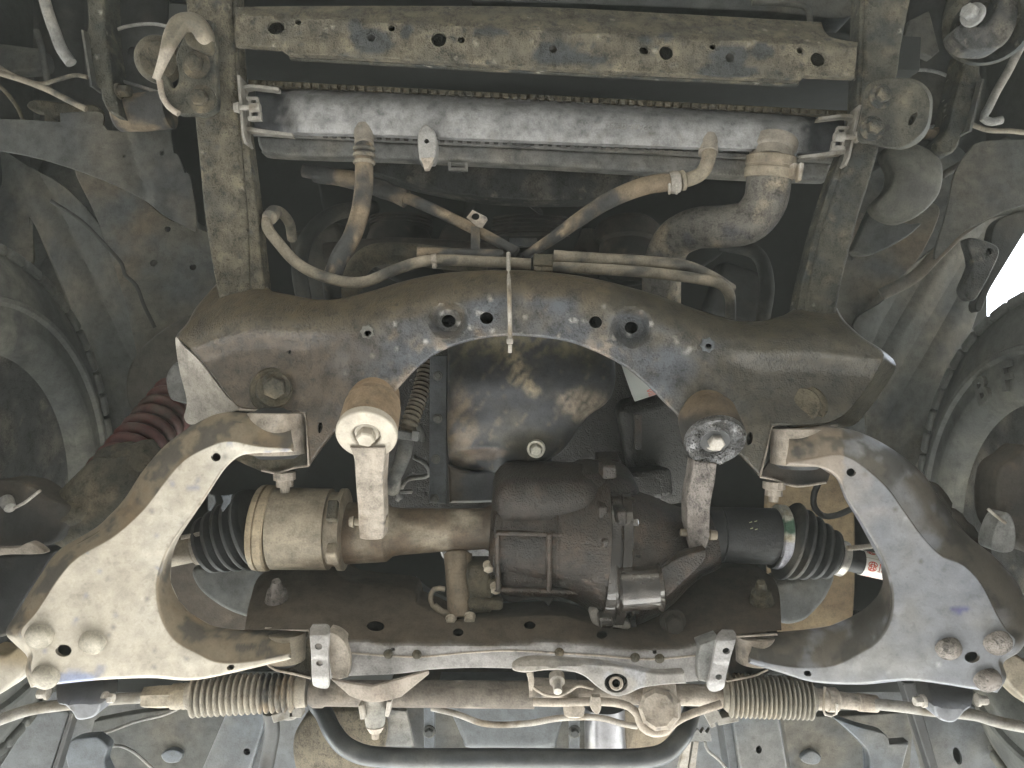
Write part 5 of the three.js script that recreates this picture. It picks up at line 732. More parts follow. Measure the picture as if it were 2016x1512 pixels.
// ---------------------------------------------------------------- drive shafts
const ribs = (n, r0, r1, depth, flat = 0.35) => { const o = []; for (let k = 0; k < n; k++) { const t0 = k / n, w = 1 / n, r = lerp(r0, r1, (k + 0.5) / n), d = r * depth; for (const [u, q] of [[0.02, r - d], [0.2, r - d * 0.5], [0.36, r - d * 0.05], [0.5, r], [0.64, r - d * 0.05], [0.8, r - d * 0.5], [0.98, r - d]]) o.push([t0 + u * w, q]); } return o; };
thing('drive_shaft', 'left drive shaft with a tan joint cup and black rubber boot', 'drive shaft', P(550, 1040, 1.07));
{
  const D = 1.08, R = n => px(n, D);
  part('joint_cup', rev(P(540, 1040, D), P(682, 1042, D), [[0, R(70)], [0.02, R(80)], [0.6, R(79)], [0.78, R(79)], [0.79, R(72)], [0.92, R(72)], [0.925, R(80)], [0.99, R(80)], [1, R(70)]], 56), 'tan');
  part('cup_notch', box(P(655, 1006, 1.03), px(20, 1.03), px(40, 1.03), 0.012, [-0.5, 0, 0], 0.002), 'brown'); part('cup_notch', box(P(655, 1090, 1.02), px(22, 1.03), px(34, 1.03), 0.02, [0.7, 0, 0], 0.003), 'tan');
  part('boot_band', rev(P(508, 1038, D), P(540, 1040, D), [[0, R(80)], [0.1, R(83)], [0.38, R(84)], [0.4, R(80)], [0.48, R(80)], [0.5, R(84)], [0.9, R(83)], [1, R(79)]], 56), 'tan', { paint: q => mixTo(q, [0.42, 0.33, 0.21], 0.5) });
  part('boot', rev(P(512, 1038, D), P(396, 1078, D + 0.01), [[0, R(78)], ...ribs(5, R(84), R(54), 0.34).map(([t, r]) => [0.04 + t * 0.92, r]), [1, R(30)]], 48), 'rubber');
  part('shaft', rev(P(398, 1078, D + 0.01), P(250, 1110, D + 0.02), [[0, R(31)], [0.08, R(32)], [0.1, R(25)], [1, R(25)]], 28), 'tan');
  part('boot_clamp', [rev(P(402, 1076, D + 0.01), P(386, 1081, D + 0.01), [[0, R(31)], [0.1, R(33)], [0.9, R(33)], [1, R(31)]], 30), box(P(378, 1054, 1.06), px(44, 1.06), px(8, 1.06), 0.006, [0, 0, 0.2])], 'pink_dust');
  part('sensor_tag', [shell({ f: [[409, 972, 1], [422, 976, 1], [424, 990, 1], [414, 1006, 1], [409, 1004, 1]], D: 1.0, h: 0.003, r: 1 }), shell({ f: [[434, 976, 1], [456, 974, 1], [452, 990, 1], [438, 1008, 1], [434, 1000, 1], [440, 988, 1]], D: 1.0, h: 0.003, r: 1 })], 'underbody_blue');
}
thing('drive_shaft', 'right drive shaft with a smooth black joint, steel bands and a printed label', 'drive shaft', P(1500, 1060, 1.09));
{
  const D = 1.1, R = n => px(n, D);
  part('joint_cup', rev(P(1388, 1052, D), P(1530, 1056, D), [[0, R(50)], [0.02, R(54)], [0.2, R(54)], [0.215, R(52)], [0.23, R(54)], [0.97, R(55)], [1, R(50)]], 52), 'rubber', { paint: q => mixTo(q, [0.018, 0.019, 0.021], 0.8) });
  FIN.rubber.m.roughness = 0.6;
  part('large_band', rev(P(1524, 1056, D), P(1544, 1058, D), [[0, R(60)], [0.1, R(63)], [0.9, R(63)], [1, R(60)]], 52), 'zinc', { paint: (q, x, y) => { if (y > 1024 && y < 1050) mixTo(q, [0.03, 0.13, 0.075], 0.9); else if (y > 1066) mixTo(q, [0.3, 0.31, 0.45], 0.6); } });
  part('boot', rev(P(1530, 1058, D), P(1654, 1098, D), [[0, R(62)], ...ribs(5, R(82), R(46), 0.3).map(([t, r]) => [0.1 + t * 0.82, r]), [0.96, R(32)], [1, R(30)]], 48), 'rubber');
  part('small_band', rev(P(1646, 1096, D), P(1662, 1101, D), [[0, R(33)], [0.1, R(35)], [0.9, R(35)], [1, R(33)]], 36), 'steel');
  part('shaft', rev(P(1650, 1097, D), P(1800, 1130, D), [[0, R(23)], [1, R(23)]], 30), 'rubber');
  const cv = document.createElement('canvas'); cv.width = 512; cv.height = 512; const c = cv.getContext('2d'); c.fillStyle = '#dcdad4'; c.fillRect(0, 0, 512, 512); c.fillStyle = '#b7afa4'; c.fillRect(0, 230, 512, 14);
  for (const [y, s] of [[130, 1], [370, 0.9]]) { c.strokeStyle = '#b8402a'; c.lineWidth = 16; c.beginPath(); c.ellipse(130, y, 80 * s, 48 * s, 0, 0, 7); c.stroke(); c.beginPath(); c.ellipse(130, y, 28 * s, 46 * s, 0, 0, 7); c.stroke(); c.beginPath(); c.ellipse(130, y - 16, 56 * s, 20 * s, 0, 0, 7); c.stroke(); c.fillStyle = y < 200 ? '#c8492e' : '#8a3228'; c.font = 'bold 110px sans-serif'; c.fillText('TOYO', 235, y + 40); }
  const tx = new THREE.CanvasTexture(cv); tx.colorSpace = THREE.SRGBColorSpace;
  const A = P(1694, 1107, D), B = P(1746, 1118, D), L = A.distanceTo(B), g = new THREE.CylinderGeometry(R(24.5), R(24.5), L, 40, 1, true, 0, Math.PI * 2), ax = B.clone().sub(A).normalize(); tx.wrapS = tx.wrapT = THREE.RepeatWrapping;
  // u runs round the shaft: turn the print so that it faces the ground
  const uv = g.attributes.uv; for (let i = 0; i < uv.count; i++) { const u = uv.getX(i), v = uv.getY(i); uv.setXY(i, v, u * 2.6 + 0.2); }
  g.applyMatrix4(new THREE.Matrix4().makeRotationFromQuaternion(new THREE.Quaternion().setFromUnitVectors(new V3(0, 1, 0), ax))); const m0 = A.clone().add(B).multiplyScalar(0.5).sub(T._at); g.translate(m0.x, m0.y, m0.z);
  const m = new THREE.Mesh(g, new THREE.MeshStandardMaterial({ map: tx, roughness: 0.5, side: THREE.DoubleSide })); m.name = 'printed_label'; m.userData.label = 'white label with red oval emblems and letters'; m.castShadow = m.receiveShadow = true; T.add(m);
  part('chalk_mark', [[1478, 1028], [1488, 1026], [1480, 1040], [1489, 1042], [1482, 1050]].map(([x, y]) => box(P(x, y, 1.0636), px(6, 1.06), px(2, 1.06), 0.0006, [0, 0, 0.3])), 'zinc', { paint: q => mixTo(q, [0.22, 0.24, 0.08], 0.8) });
}
line('sensor_cable', 'black cable looping above the right drive shaft boot', 'cable', [[1612, 950], [1602, 975], [1604, 1000], [1622, 1016], [1648, 1014], [1680, 1000]], 6, 'rubber', 1.1);
line('sensor_cable', 'pale straight rod end behind the inner edge of the blue-grey control arm', 'rod', [[1668, 1079], [1700, 1077], [1745, 1070]], 5, 'clip_metal', 1.06);
// ---------------------------------------------------------------- hubs, brake plates, spring
thing('brake_shield', 'brown dusty brake shield showing behind the right drive shaft boot', 'brake shield', P(1650, 1100, 1.32));
part('plate', shell({ f: [[1520, 930], [1640, 920], [1680, 960], [1676, 1240], [1600, 1260], [1530, 1230]], D: 1.32, h: 0.02, r: 6 }), 'rotor');
thing('brake_shield', 'brown dusty brake shield showing behind the left drive shaft boot', 'brake shield', P(400, 1180, 1.25));
part('plate', shell({ f: [[310, 1100], [420, 1092], [500, 1110], [540, 1180], [520, 1246], [400, 1250], [320, 1200]], D: 1.22, h: 0.02, r: 6 }), 'darkbrown', { paint: q => mixTo(q, [0.09, 0.07, 0.05], 0.5) });
thing('shock_cup', 'dark blue-grey rounded pan below the left drive shaft boot', 'pan', P(440, 1170, 1.17));
part('pan', shell({ f: [[376, 1126], [400, 1114], [520, 1112], [530, 1160], [505, 1214], [470, 1212], [425, 1190], [390, 1160]], D: (x, y) => 1.15 + 0.00001 * ((x - 450) ** 2) * 0.5, h: 0.05, r: 10 }), 'liner');
thing('shock_cup', 'dark blue-grey rounded pan below the right drive shaft boot', 'pan', P(1580, 1170, 1.17));
part('pan', shell({ f: [[1530, 1150], [1560, 1140], [1640, 1130], [1632, 1170], [1610, 1200], [1580, 1225], [1540, 1228], [1525, 1190]], D: 1.16, h: 0.05, r: 10 }), 'liner');
thing('coil_spring', 'red coil spring beside the left control arm', 'coil spring', P(300, 830, 1.2));
{
  const A = P(222, 940, 1.14), B = P(362, 770, 1.3), ax = B.clone().sub(A), u = new V3(0, 0, 1).cross(ax).normalize(), v = ax.clone().normalize().cross(u), pts = []; for (let k = 0; k <= 120; k++) { const t = k / 120, a = t * 6.283 * 9; pts.push(A.clone().addScaledVector(ax, t).addScaledVector(u, Math.cos(a) * 0.033).addScaledVector(v, Math.sin(a) * 0.033)); }
  part('spring', tube(pts, 0.0085, { seg: 12, step: 0.01 }), 'red_spring');
  part('damper', rev(A, B, [[0, 0.027], [1, 0.027]], 24), 'red_spring', { paint: q => mixTo(q, [0.05, 0.018, 0.016], 0.7) });
}
thing('spring_tower', 'round dark spring tower behind the left end of the curved crossmember', 'spring tower', P(310, 700, 1.38));
part('cup', shell({ f: [[250, 730], [272, 690], [310, 655], [350, 630], [376, 620], [400, 640], [400, 800], [330, 830], [268, 820], [246, 780]], D: 1.36, h: 0.05, r: 8 }), 'darkbrown', { paint: q => mixTo(q, [0.09, 0.085, 0.07], 0.5) });
part('cup_plate', shell({ f: [[326, 745], [336, 722], [350, 712], [372, 720], [380, 790], [345, 790], [332, 780]], D: 1.2, h: 0.02, r: 5 }), 'shroud');
function knuckle(label, s, list, fin) { thing('steering_knuckle', label, 'steering knuckle', P(list[0][0], list[0][1], 1.05)); list.forEach(([x, y, rx, ry, rz, D, rot], k) => { const g = strip(new THREE.IcosahedronGeometry(1, 3)); const p = g.attributes.position; for (let i = 0; i < p.count; i++) { const f = 1 + 0.22 * noise(p.getX(i) * 1.6 + k, p.getY(i) * 1.6, p.getZ(i) * 1.6 + s); p.setXYZ(i, p.getX(i) * rx * f, p.getY(i) * ry * f, p.getZ(i) * rz * f); } g.rotateZ(rot || 0); const c = P(x, y, D); g.translate(c.x, c.y, c.z); part(k ? 'knuckle_lug' : 'knuckle', geo(g.attributes.position.array.slice(), 60), fin); }); }
knuckle('brown caked steering knuckle between the left tyre and the cream arm', 1, [[200, 985, 0.045, 0.075, 0.05, 1.08, -0.7], [255, 925, 0.05, 0.035, 0.04, 1.1, 0.6], [150, 1010, 0.03, 0.02, 0.03, 1.05, 0.5], [235, 900, 0.035, 0.02, 0.03, 1.1, 0.2]], 'brown');
knuckle('dark caked steering knuckle between the right tyre and the blue-grey arm', 2, [[1810, 985, 0.03, 0.04, 0.05, 1.08, 0.7], [1860, 1040, 0.04, 0.03, 0.04, 1.06, -0.5], [1900, 1080, 0.03, 0.02, 0.03, 1.04, -0.3]], 'darkbrown');
thing('brake_caliper', 'dark brake parts with a wire end at the left edge inside the wheel', 'brake caliper', P(60, 1010, 1.0));
part('caliper', shell({ f: [[-30, 960], [40, 950], [100, 985], [135, 1000], [125, 1040], [90, 1075], [-30, 1085]], D: 1.02, h: 0.05, r: 8 }), 'darkbrown');
part('lower_plate', shell({ f: [[-30, 1080], [30, 1078], [60, 1068], [88, 1088], [60, 1092], [20, 1092], [-30, 1096]], D: 1.0, h: 0.012, r: 3 }), 'pink_dust');
part('wire', tube([P(28, 1000, 1.0), P(48, 990, 1.0), P(66, 976, 1.0), P(80, 965, 1.0)], px(3, 1.0)), 'clip_metal');
part('rod', rev(P(20, 1000, 1.0), P(12, 985, 1.01), [[0, 0.007], [1, 0.009]], 14), 'shroud');
thing('brake_caliper', 'dusty brake parts with a pale rod at the right edge inside the wheel', 'brake caliper', P(1990, 1000, 1.0));
part('caliper', shell({ f: [[1970, 930], [2000, 900], [2040, 890], [2040, 1080], [1990, 1060], [1965, 1010]], D: 1.0, h: 0.05, r: 8 }), 'darkbrown');
part('bracket', shell({ f: [[1965, 1030], [1985, 1010], [2000, 1040], [1995, 1085], [1955, 1080]], D: 0.98, h: 0.03, r: 4 }), 'shroud');
part('wire', tube([P(1945, 1002, 0.98), P(1960, 1015, 0.98), P(1980, 1030, 0.98)], px(3, 1.0)), 'clip_metal');
thing('tyre_rear_guard', 'dark ribbed edge of the left wheel below the brake parts', 'wheel edge', P(20, 1150, 1.0));
part('edge', shell({ f: [[-40, 1096, 1], [70, 1090], [110, 1085], [85, 1130], [40, 1200], [15, 1250], [-40, 1260, 1]], D: 1.06, h: 0.06, r: 8 }), 'rubber');
thing('stub_link', 'cream dusty link dropping from the lower left corner behind the cream arm', 'link', P(20, 1320, 0.98));
part('link', shell({ f: [[-40, 1290], [10, 1290], [52, 1262], [60, 1290], [48, 1325], [20, 1350], [-10, 1372], [-40, 1380]], D: 0.97, h: 0.04, r: 7 }), 'cream', { paint: (q, x, y, X, Y, Z) => mixTo(q, [0.3, 0.24, 0.15], sstep(1330, 1290, y)) });
thing('stub_link', 'tan dusty link running off the lower right corner behind the blue-grey arm', 'link', P(1995, 1330, 0.98));
part('link', shell({ f: [[1968, 1300], [1988, 1285], [2020, 1300], [2050, 1330], [2050, 1400], [2010, 1372], [1975, 1332]], D: 0.97, h: 0.04, r: 7 }), 'tan');
// ---------------------------------------------------------------- rear crossmember of the front suspension
thing('rear_crossmember', 'brown rear crossmember with a paler welded lower face and oval holes', 'crossmember', P(1000, 1260, 0.98));
{
  const topY = [[480, 1250], [610, 1240], [690, 1259], [760, 1264], [900, 1268], [1000, 1266], [1080, 1262], [1160, 1266], [1240, 1275], [1340, 1272], [1450, 1255], [1530, 1250]];
  const D = (x, y) => 0.985 + 0.0011 * Math.max(0, ip(topY, x) + 4 - y) + 0.00012 * Math.max(0, y - ip(topY, x) - 22);
  part('beam', shell({ f: [[480, 1242, 1], [492, 1180], [516, 1130], [600, 1105], [650, 1118], [690, 1145], [800, 1158], [818, 1172], [822, 1190], [856, 1204], [890, 1222], [960, 1219], [1040, 1213], [1110, 1213], [1160, 1226], [1250, 1236], [1292, 1215], [1312, 1190], [1400, 1125], [1480, 1120], [1530, 1150], [1540, 1242, 1], [1452, 1250], [1400, 1262], [1378, 1300], [1376, 1342, 1], [1300, 1345], [1200, 1330], [1000, 1317], [870, 1318], [780, 1328], [680, 1333], [655, 1342, 1], [612, 1300, 1], [606, 1240, 1]], D, h: 0.07, r: 4, e: 8, holes: [[739, 1234, 18, 11], [902, 1246, 11, 9], [1043, 1232, 12, 9], [1185, 1251, 11, 9], [773, 1279, 5, 4], [1289, 1284, 5, 4]] }), 'brown_plain', {
    max: 0.009, paint: (q, x, y, X, Y, Z) => { const n = fbm(X, Y, Z, 25, 4, 3), t = ip(topY, x), a = sstep(t - 4, t + 8, y + 14 * n) * sstep(600, 650, x) * sstep(1420, 1380, x); mixTo(q, [0.26, 0.25, 0.245], a * 0.9); mixTo(q, [0.045, 0.036, 0.028], sstep(1040, 1300, x + 200 * n) * (1 - a) * 0.9); mixTo(q, [0.075, 0.056, 0.04], (1 - a) * 0.7); const c = sstep(0.2, 0.35, fbm(X, Y, Z, 60, 3, 8)); mixTo(q, [0.13, 0.12, 0.12], c * a * 0.6); }
  });
  part('weld_seam', tube([[690, 1286], [760, 1291], [830, 1293], [920, 1285], [1000, 1281], [1100, 1286], [1180, 1291], [1280, 1298], [1370, 1291]].map(([x, y]) => P(x, y, 0.985)), t => 0.0013 + 0.0005 * noise(t * 120, 1, 2), { step: 0.003, seg: 8 }), 'pink_dust');
  for (const [x, y] of [[765, 1290], [821, 1291], [1101, 1287], [1250, 1297], [1298, 1299]]) part('weld_blob', rev(P(x, y - 3, 0.986), P(x, y, 0.979), [[0, px(10, 1)], [0.6, px(8, 1)], [1, px(3, 1)]], 14), 'brown');
  for (const [x, y, f] of [[546, 1176, 'cast_rough'], [1500, 1178, 'brown']]) part('pivot_stud', rev(P(x, y + 20, 1.07), P(x - 2, y - 32, 1.04), [[0, px(26, 1.05)], [0.2, px(25, 1.05)], [0.6, px(19, 1.05)], [0.62, px(12, 1.05)], [0.85, px(11, 1.05)], [1, px(8, 1.05)]], 20), f);
  bolt('member_bolt', P(1324, 1222, 1.03), new V3(0, -0.2, 1), 0.0125, 'darkbrown', { washer: 1.35, len: 1.1 });
  part('arm_bracket', shell({ f: [[520, 1238, 1], [608, 1243, 1], [613, 1333, 1], [575, 1326], [545, 1320], [524, 1305, 1]], D: 1.03, h: 0.004, r: 1 }), 'brown');
  part('arm_bracket', shell({ f: [[1448, 1252, 1], [1530, 1248, 1], [1520, 1318], [1485, 1330], [1430, 1342, 1]], D: 1.03, h: 0.004, r: 1 }), 'darkbrown');
  part('bracket_lip', [tube([P(524, 1306, 1.0), P(540, 1318, 1.0), P(575, 1326, 0.99), P(612, 1335, 0.985)], px(2.2, 1)), tube([P(522, 1237, 1.0), P(570, 1239, 1.0), P(610, 1241, 1.0)], px(2.2, 1)), tube([P(1530, 1249, 1.0), P(1490, 1251, 1.0), P(1450, 1253, 1.0)], px(2.2, 1)), tube([P(1512, 1318, 1.0), P(1486, 1330, 1.0), P(1430, 1341, 0.99)], px(2.2, 1))], 'pink_dust');
  part('end_box', shell({ f: [[645, 1244, 1], [662, 1250], [680, 1268], [688, 1300], [684, 1334, 1], [655, 1342, 1], [648, 1300]], D: 0.972, h: 0.03, r: 3 }), 'pink_dust');
  part('end_box', shell({ f: [[1378, 1270, 1], [1416, 1256, 1], [1408, 1300], [1395, 1345, 1], [1376, 1340, 1], [1374, 1300]], D: 0.972, h: 0.03, r: 3 }), 'shroud');
}
thing('strap_bracket', 'upright pale strap bracket with two holes at the left end of the brown crossmember', 'bracket', P(630, 1290, 0.95));
part('strap', shell({ f: [[610, 1238], [618, 1231, 1], [640, 1231, 1], [648, 1240], [646, 1290], [648, 1345], [642, 1356], [620, 1352], [614, 1340], [612, 1290]], D: (x, y) => 0.955 + 0.02 * sstep(1252, 1232, y) + 0.012 * sstep(1332, 1356, y) + (y < 1296 ? -0.002 : 0.002), h: 0.006, r: 1.5, e: 6, holes: [[627, 1273, 7.5, 6.5], [629, 1306, 6.5, 5.5]], hd: 0.006, through: true }), 'clip_metal', { paint: q => mixTo(q, [0.26, 0.255, 0.26], 0.7) });
thing('strap_bracket', 'leaning pale strap bracket with two holes at the right end of the brown crossmember', 'bracket', P(1422, 1300, 0.95));
part('strap', shell({ f: [[1412, 1258], [1424, 1242, 1], [1446, 1243, 1], [1450, 1256], [1440, 1290], [1430, 1330], [1424, 1356], [1402, 1362], [1393, 1350], [1402, 1310]], D: (x, y) => 0.955 + 0.02 * sstep(1262, 1242, y) + 0.012 * sstep(1340, 1362, y) + (y < 1304 ? -0.002 : 0.002), h: 0.006, r: 1.5, e: 6, holes: [[1430, 1282, 7.5, 6.5], [1415, 1333, 6.5, 5.5]], hd: 0.006, through: true }), 'clip_metal', { paint: q => mixTo(q, [0.25, 0.25, 0.265], 0.7) });
thing('steering_rack', 'steering rack tube with ribbed bellows at both ends', 'steering rack', P(1000, 1370, 1.0));
{
  const D = 1.01, R = n => px(n, D);
  part('rack_tube', rev(P(610, 1364, D), P(1052, 1368, D), [[0, R(22)], [0.02, R(28)], [0.06, R(28)], [0.07, R(25)], [0.9, R(26)], [1, R(26)]], 40), 'pink_dust', { paint: (q, x, y, X, Y, Z) => mixTo(q, [0.11, 0.094, 0.08], sstep(-0.3, 0.15, fbm(X, Y, Z, 20, 4, 7) + 0.2) * 0.85) });
  part('rack_tube', rev(P(1040, 1360, D), P(1430, 1370, D + 0.01), [[0, R(26)], [0.3, R(22)], [1, R(20)]], 32), 'pink_dust');
  part('bellows', rev(P(604, 1362, D), P(368, 1370, D - 0.01), [[0, R(28)], [0.08, R(30)], ...ribs(17, R(37), R(41), 0.3).map(([t, r]) => [0.1 + t * 0.86, r]), [0.98, R(26)], [1, R(24)]], 48), 'rubber_dust', { max: 0.004, paint: (q, x, y, X, Y, Z) => { const s = sstep(520, 500, x) + sstep(565, 590, x); mixTo(q, [0.3, 0.27, 0.225], clamp(s) * 0.85); mixTo(q, [0.25, 0.22, 0.175], sstep(0, 0.3, fbm(X, Y, Z, 40, 3, 2)) * 0.8); } });
  part('bellows', rev(P(1424, 1368, D), P(1606, 1376, D - 0.01), [[0, R(26)], [0.04, R(32)], ...ribs(18, R(42), R(40), 0.3).map(([t, r]) => [0.05 + t * 0.91, r]), [0.98, R(26)], [1, R(22)]], 48), 'rubber_dust', { max: 0.004, paint: (q, x, y, X, Y, Z) => mixTo(q, [0.26, 0.235, 0.19], sstep(-0.3, 0.1, fbm(X, Y, Z, 30, 3, 2) + 0.15) * 0.8) });
  part('joint_nut', [rev(P(372, 1370, D - 0.01), P(340, 1371, D - 0.01), [[0, R(24)], [0.3, R(25)], [0.32, R(23)], [0.6, R(25)], [1, R(24)]], 26), rev(P(342, 1371, D - 0.012), P(284, 1373, D - 0.012), [[0, R(22)], [0.5, R(22)], [1, R(20)]], 6, 20)], 'tan');
  part('joint_nut', [rev(P(1604, 1376, D - 0.01), P(1650, 1378, D - 0.01), [[0, R(20)], [0.5, R(20)], [0.52, R(23)], [0.9, R(23)], [1, R(18)]], 24), rev(P(1650, 1378, D - 0.01), P(1726, 1386, D - 0.01), [[0, R(16)], [0.5, R(15)], [0.52, R(17)], [1, R(16)]], 16)], 'pink_dust');
  part('clamp_wire', tube([P(1624, 1352, 0.985), P(1622, 1385, 0.98), P(1624, 1406, 0.985), P(1644, 1408, 0.985), P(1648, 1385, 0.98)], px(2.5, 1)), 'clip_metal');
  part('tie_rod', tube([P(290, 1373, 0.995), P(230, 1376, 0.985), P(150, 1385, 0.975), P(60, 1397, 0.965), P(30, 1406, 0.96), P(-30, 1428, 0.955)], px(11, 0.98), { seg: 16 }), 'dull_metal');
  part('tie_rod', tube([P(1722, 1386, 0.995), P(1780, 1392, 0.985), P(1840, 1400, 0.98), P(1920, 1408, 0.97), P(1960, 1420, 0.965), P(2040, 1436, 0.96)], px(11, 0.98), { seg: 16 }), 'dull_metal');
  // pinion housing and pressure lines
  part('pinion_housing', [rev(P(1302, 1392, 1.0), P(1296, 1398, 0.955), [[0, R(40)], [0.5, R(40)], [0.9, R(38)], [1, R(30)]], 9, 20), rev(P(1300, 1345, 1.01), P(1298, 1390, 0.99), [[0, R(30)], [1, R(36)]], 24)], 'pink_dust');
  part('pressure_line', tube([P(1050, 1382, 0.985), P(1110, 1383, 0.98), P(1170, 1381, 0.98), P(1215, 1384, 0.98), P(1240, 1392, 0.98), P(1256, 1408, 0.98), P(1262, 1428, 0.98), P(1282, 1442, 0.98), P(1310, 1440, 0.98), P(1326, 1424, 0.98), P(1350, 1410, 0.985), P(1420, 1386, 0.99)], px(8, 0.98), { seg: 14 }), 'pink_dust');
  part('pressure_line', tube([P(850, 1394, 1.03), P(900, 1406, 1.02), P(955, 1425, 1.01), P(1040, 1424, 1.01), P(1100, 1414, 1.0), P(1180, 1413, 1.0), P(1230, 1426, 1.0), P(1255, 1430, 1.0)], px(6, 1.0), { seg: 14 }), 'clip_metal');
  part('line_clip', [shell({ f: [[1165, 1372, 1], [1182, 1372, 1], [1184, 1390], [1180, 1404], [1172, 1406], [1162, 1392]], D: 0.965, h: 0.008, r: 2 }), rev(P(1130, 1376, 0.99), P(1130, 1412, 0.985), [[0, R(16)], [0.5, R(21)], [0.9, R(19)], [1, R(12)]], 20)], 'pink_dust');
  part('end_clip', [shell({ f: [[1036, 1325, 1], [1046, 1322, 1], [1052, 1340], [1048, 1360], [1042, 1360], [1040, 1340]], D: 0.97, h: 0.02, r: 1.5 }), tube([P(1048, 1352, 0.975), P(1070, 1366, 0.975), P(1100, 1370, 0.975), P(1122, 1360, 0.975), P(1138, 1350, 0.975), P(1168, 1356, 0.975)], px(3, 0.98))], 'pink_dust');
  part('clamp_bolt', rev(P(1096, 1330, 0.99), P(1098, 1362, 0.965), [[0, R(15)], [0.4, R(15)], [0.42, R(9)], [1, R(8)]], 14), 'clip_metal');
}
thing('rod_bracket', 'blue-grey U-shaped bracket with side bolts clamped round the left tie rod', 'bracket', P(160, 1380, 0.95));
part('bracket', shell({ f: [[108, 1350, 1], [206, 1338, 1], [200, 1370], [194, 1400], [180, 1414], [152, 1418], [142, 1405], [128, 1390], [112, 1384]], D: (x, y) => 0.945 + 0.0011 * Math.max(0, 1386 - y), h: 0.04, r: 5 }), 'bluegrey', { paint: (q, x, y) => mixTo(q, [0.1, 0.1, 0.105], sstep(1388, 1376, y) * 0.7) });  // upper front-facing part painted darker in place of shade
for (const [x, y, d] of [[94, 1365, -1], [206, 1374, 1]]) bolt('side_bolt', P(x, y, 0.965), new V3(d, 0, 0.1), 0.006, 'clip_metal', { len: 1.6, washer: 1.3 });
thing('rod_bracket', 'blue-grey U-shaped bracket with side bolts clamped round the right tie rod', 'bracket', P(1860, 1380, 0.95));
part('bracket', shell({ f: [[1826, 1346, 1], [1918, 1362, 1], [1914, 1390], [1900, 1402], [1880, 1422], [1856, 1420], [1842, 1406], [1838, 1384]], D: (x, y) => 0.945 + 0.0011 * Math.max(0, 1390 - y), h: 0.04, r: 5 }), 'bluegrey', { paint: (q, x, y) => mixTo(q, [0.1, 0.1, 0.105], sstep(1390, 1378, y) * 0.7) });  // shade on the upper slope is painted in, as on the left bracket
for (const [x, y, d] of [[1924, 1378, 1], [1818, 1380, -1]]) bolt('side_bolt', P(x, y, 0.965), new V3(d, 0, 0.1), 0.006, 'clip_metal', { len: 1.6, washer: 1.3 });
thing('rack_gusset', 'V-shaped folded gusset with a boss and nut under the steering rack tube', 'gusset', P(740, 1370, 0.95));
part('gusset', shell({ f: [[652, 1338, 1], [690, 1346], [733, 1352, 1], [785, 1338], [842, 1321, 1], [844, 1328, 1], [790, 1372, 1], [760, 1380], [735, 1383], [708, 1378], [688, 1370, 1]], D: (x, y) => 0.955 + 0.0003 * Math.abs(x - 735) * 0.3, h: 0.006, r: 1.5 }), 'pink_dust', { paint: q => mixTo(q, [0.3, 0.26, 0.23], 0.5) });
part('boss', rev(P(737, 1366, 0.985), P(739, 1432, 0.985), [[0, px(24, 0.98)], [0.8, px(20, 0.98)], [0.95, px(18, 0.98)], [1, px(12, 0.98)]], 28), 'shroud');
part('boss_nut', rev(P(739, 1428, 0.985), P(739, 1454, 0.985), [[0, px(20, 0.98)], [0.15, px(17, 0.98)], [0.5, px(12, 0.98)], [0.52, px(8, 0.98)], [1, px(7, 0.98)]], 20), 'pink_dust');
part('boss_ear', [box(P(715, 1396, 0.975), px(10, 1), px(28, 1), 0.02, [0, 0, 0.15]), box(P(766, 1390, 0.975), px(8, 1), px(30, 1), 0.02, [0, 0, -0.15])], 'clip_metal');
thing('bush_plate', 'grey stamped plate with a big round bush hole below the brown crossmember', 'plate', P(1200, 1335, 0.94));
part('plate', shell({ f: [[1008, 1318], [1022, 1304], [1060, 1299], [1150, 1304], [1235, 1314], [1290, 1326], [1348, 1324, 1], [1352, 1346, 1], [1300, 1350], [1262, 1356], [1240, 1366], [1216, 1372], [1194, 1365], [1172, 1350], [1150, 1332], [1120, 1322], [1080, 1320], [1032, 1325]], D: (x, y) => 0.945 + 0.006 * sstep(1312, 1300, y), h: 0.016, r: 4, e: 7, holes: [[1213, 1345, 23, 19]], through: true }), 'shroud', { paint: (q, x, y, X, Y, Z) => { const s = sstep(0.12, 0.3, fbm(X, Y, Z, 30, 3, 9)); mixTo(q, [0.32, 0.36, 0.44], s * 0.5); mixTo(q, [0.34, 0.3, 0.27], 0.35); } });
part('bush', rev(P(1213, 1345, 0.962), P(1213, 1345, 0.95), [[0, px(22, 0.95)], [0.5, px(21, 0.95)], [0.5, px(15, 0.95)]], 30), 'black');
part('bush_socket', rev(P(1213, 1345, 0.962), P(1213, 1345, 0.944), [[0, px(14, 0.95)], [0.9, px(14, 0.95)], [1, px(12, 0.95)], [1, px(8, 0.95)], [0.3, px(7.5, 0.95)], [0.3, 0]], 24), 'pink_dust');
thing('black_bar', 'thick black bent bar crossing the bottom of the view below the steering rack', 'bar', P(1000, 1492, 1.02));
part('bar', tube([P(615, 1376, 1.1), P(636, 1402, 1.08), P(655, 1440, 1.04), P(678, 1468, 1.02), P(716, 1486, 1.01), P(780, 1492, 1.01), P(1000, 1493, 1.01), P(1270, 1492, 1.01), P(1310, 1482, 1.02), P(1338, 1456, 1.03), P(1352, 1430, 1.06), P(1362, 1400, 1.1)], px(19, 1.01), { seg: 24 }), 'bar_black');

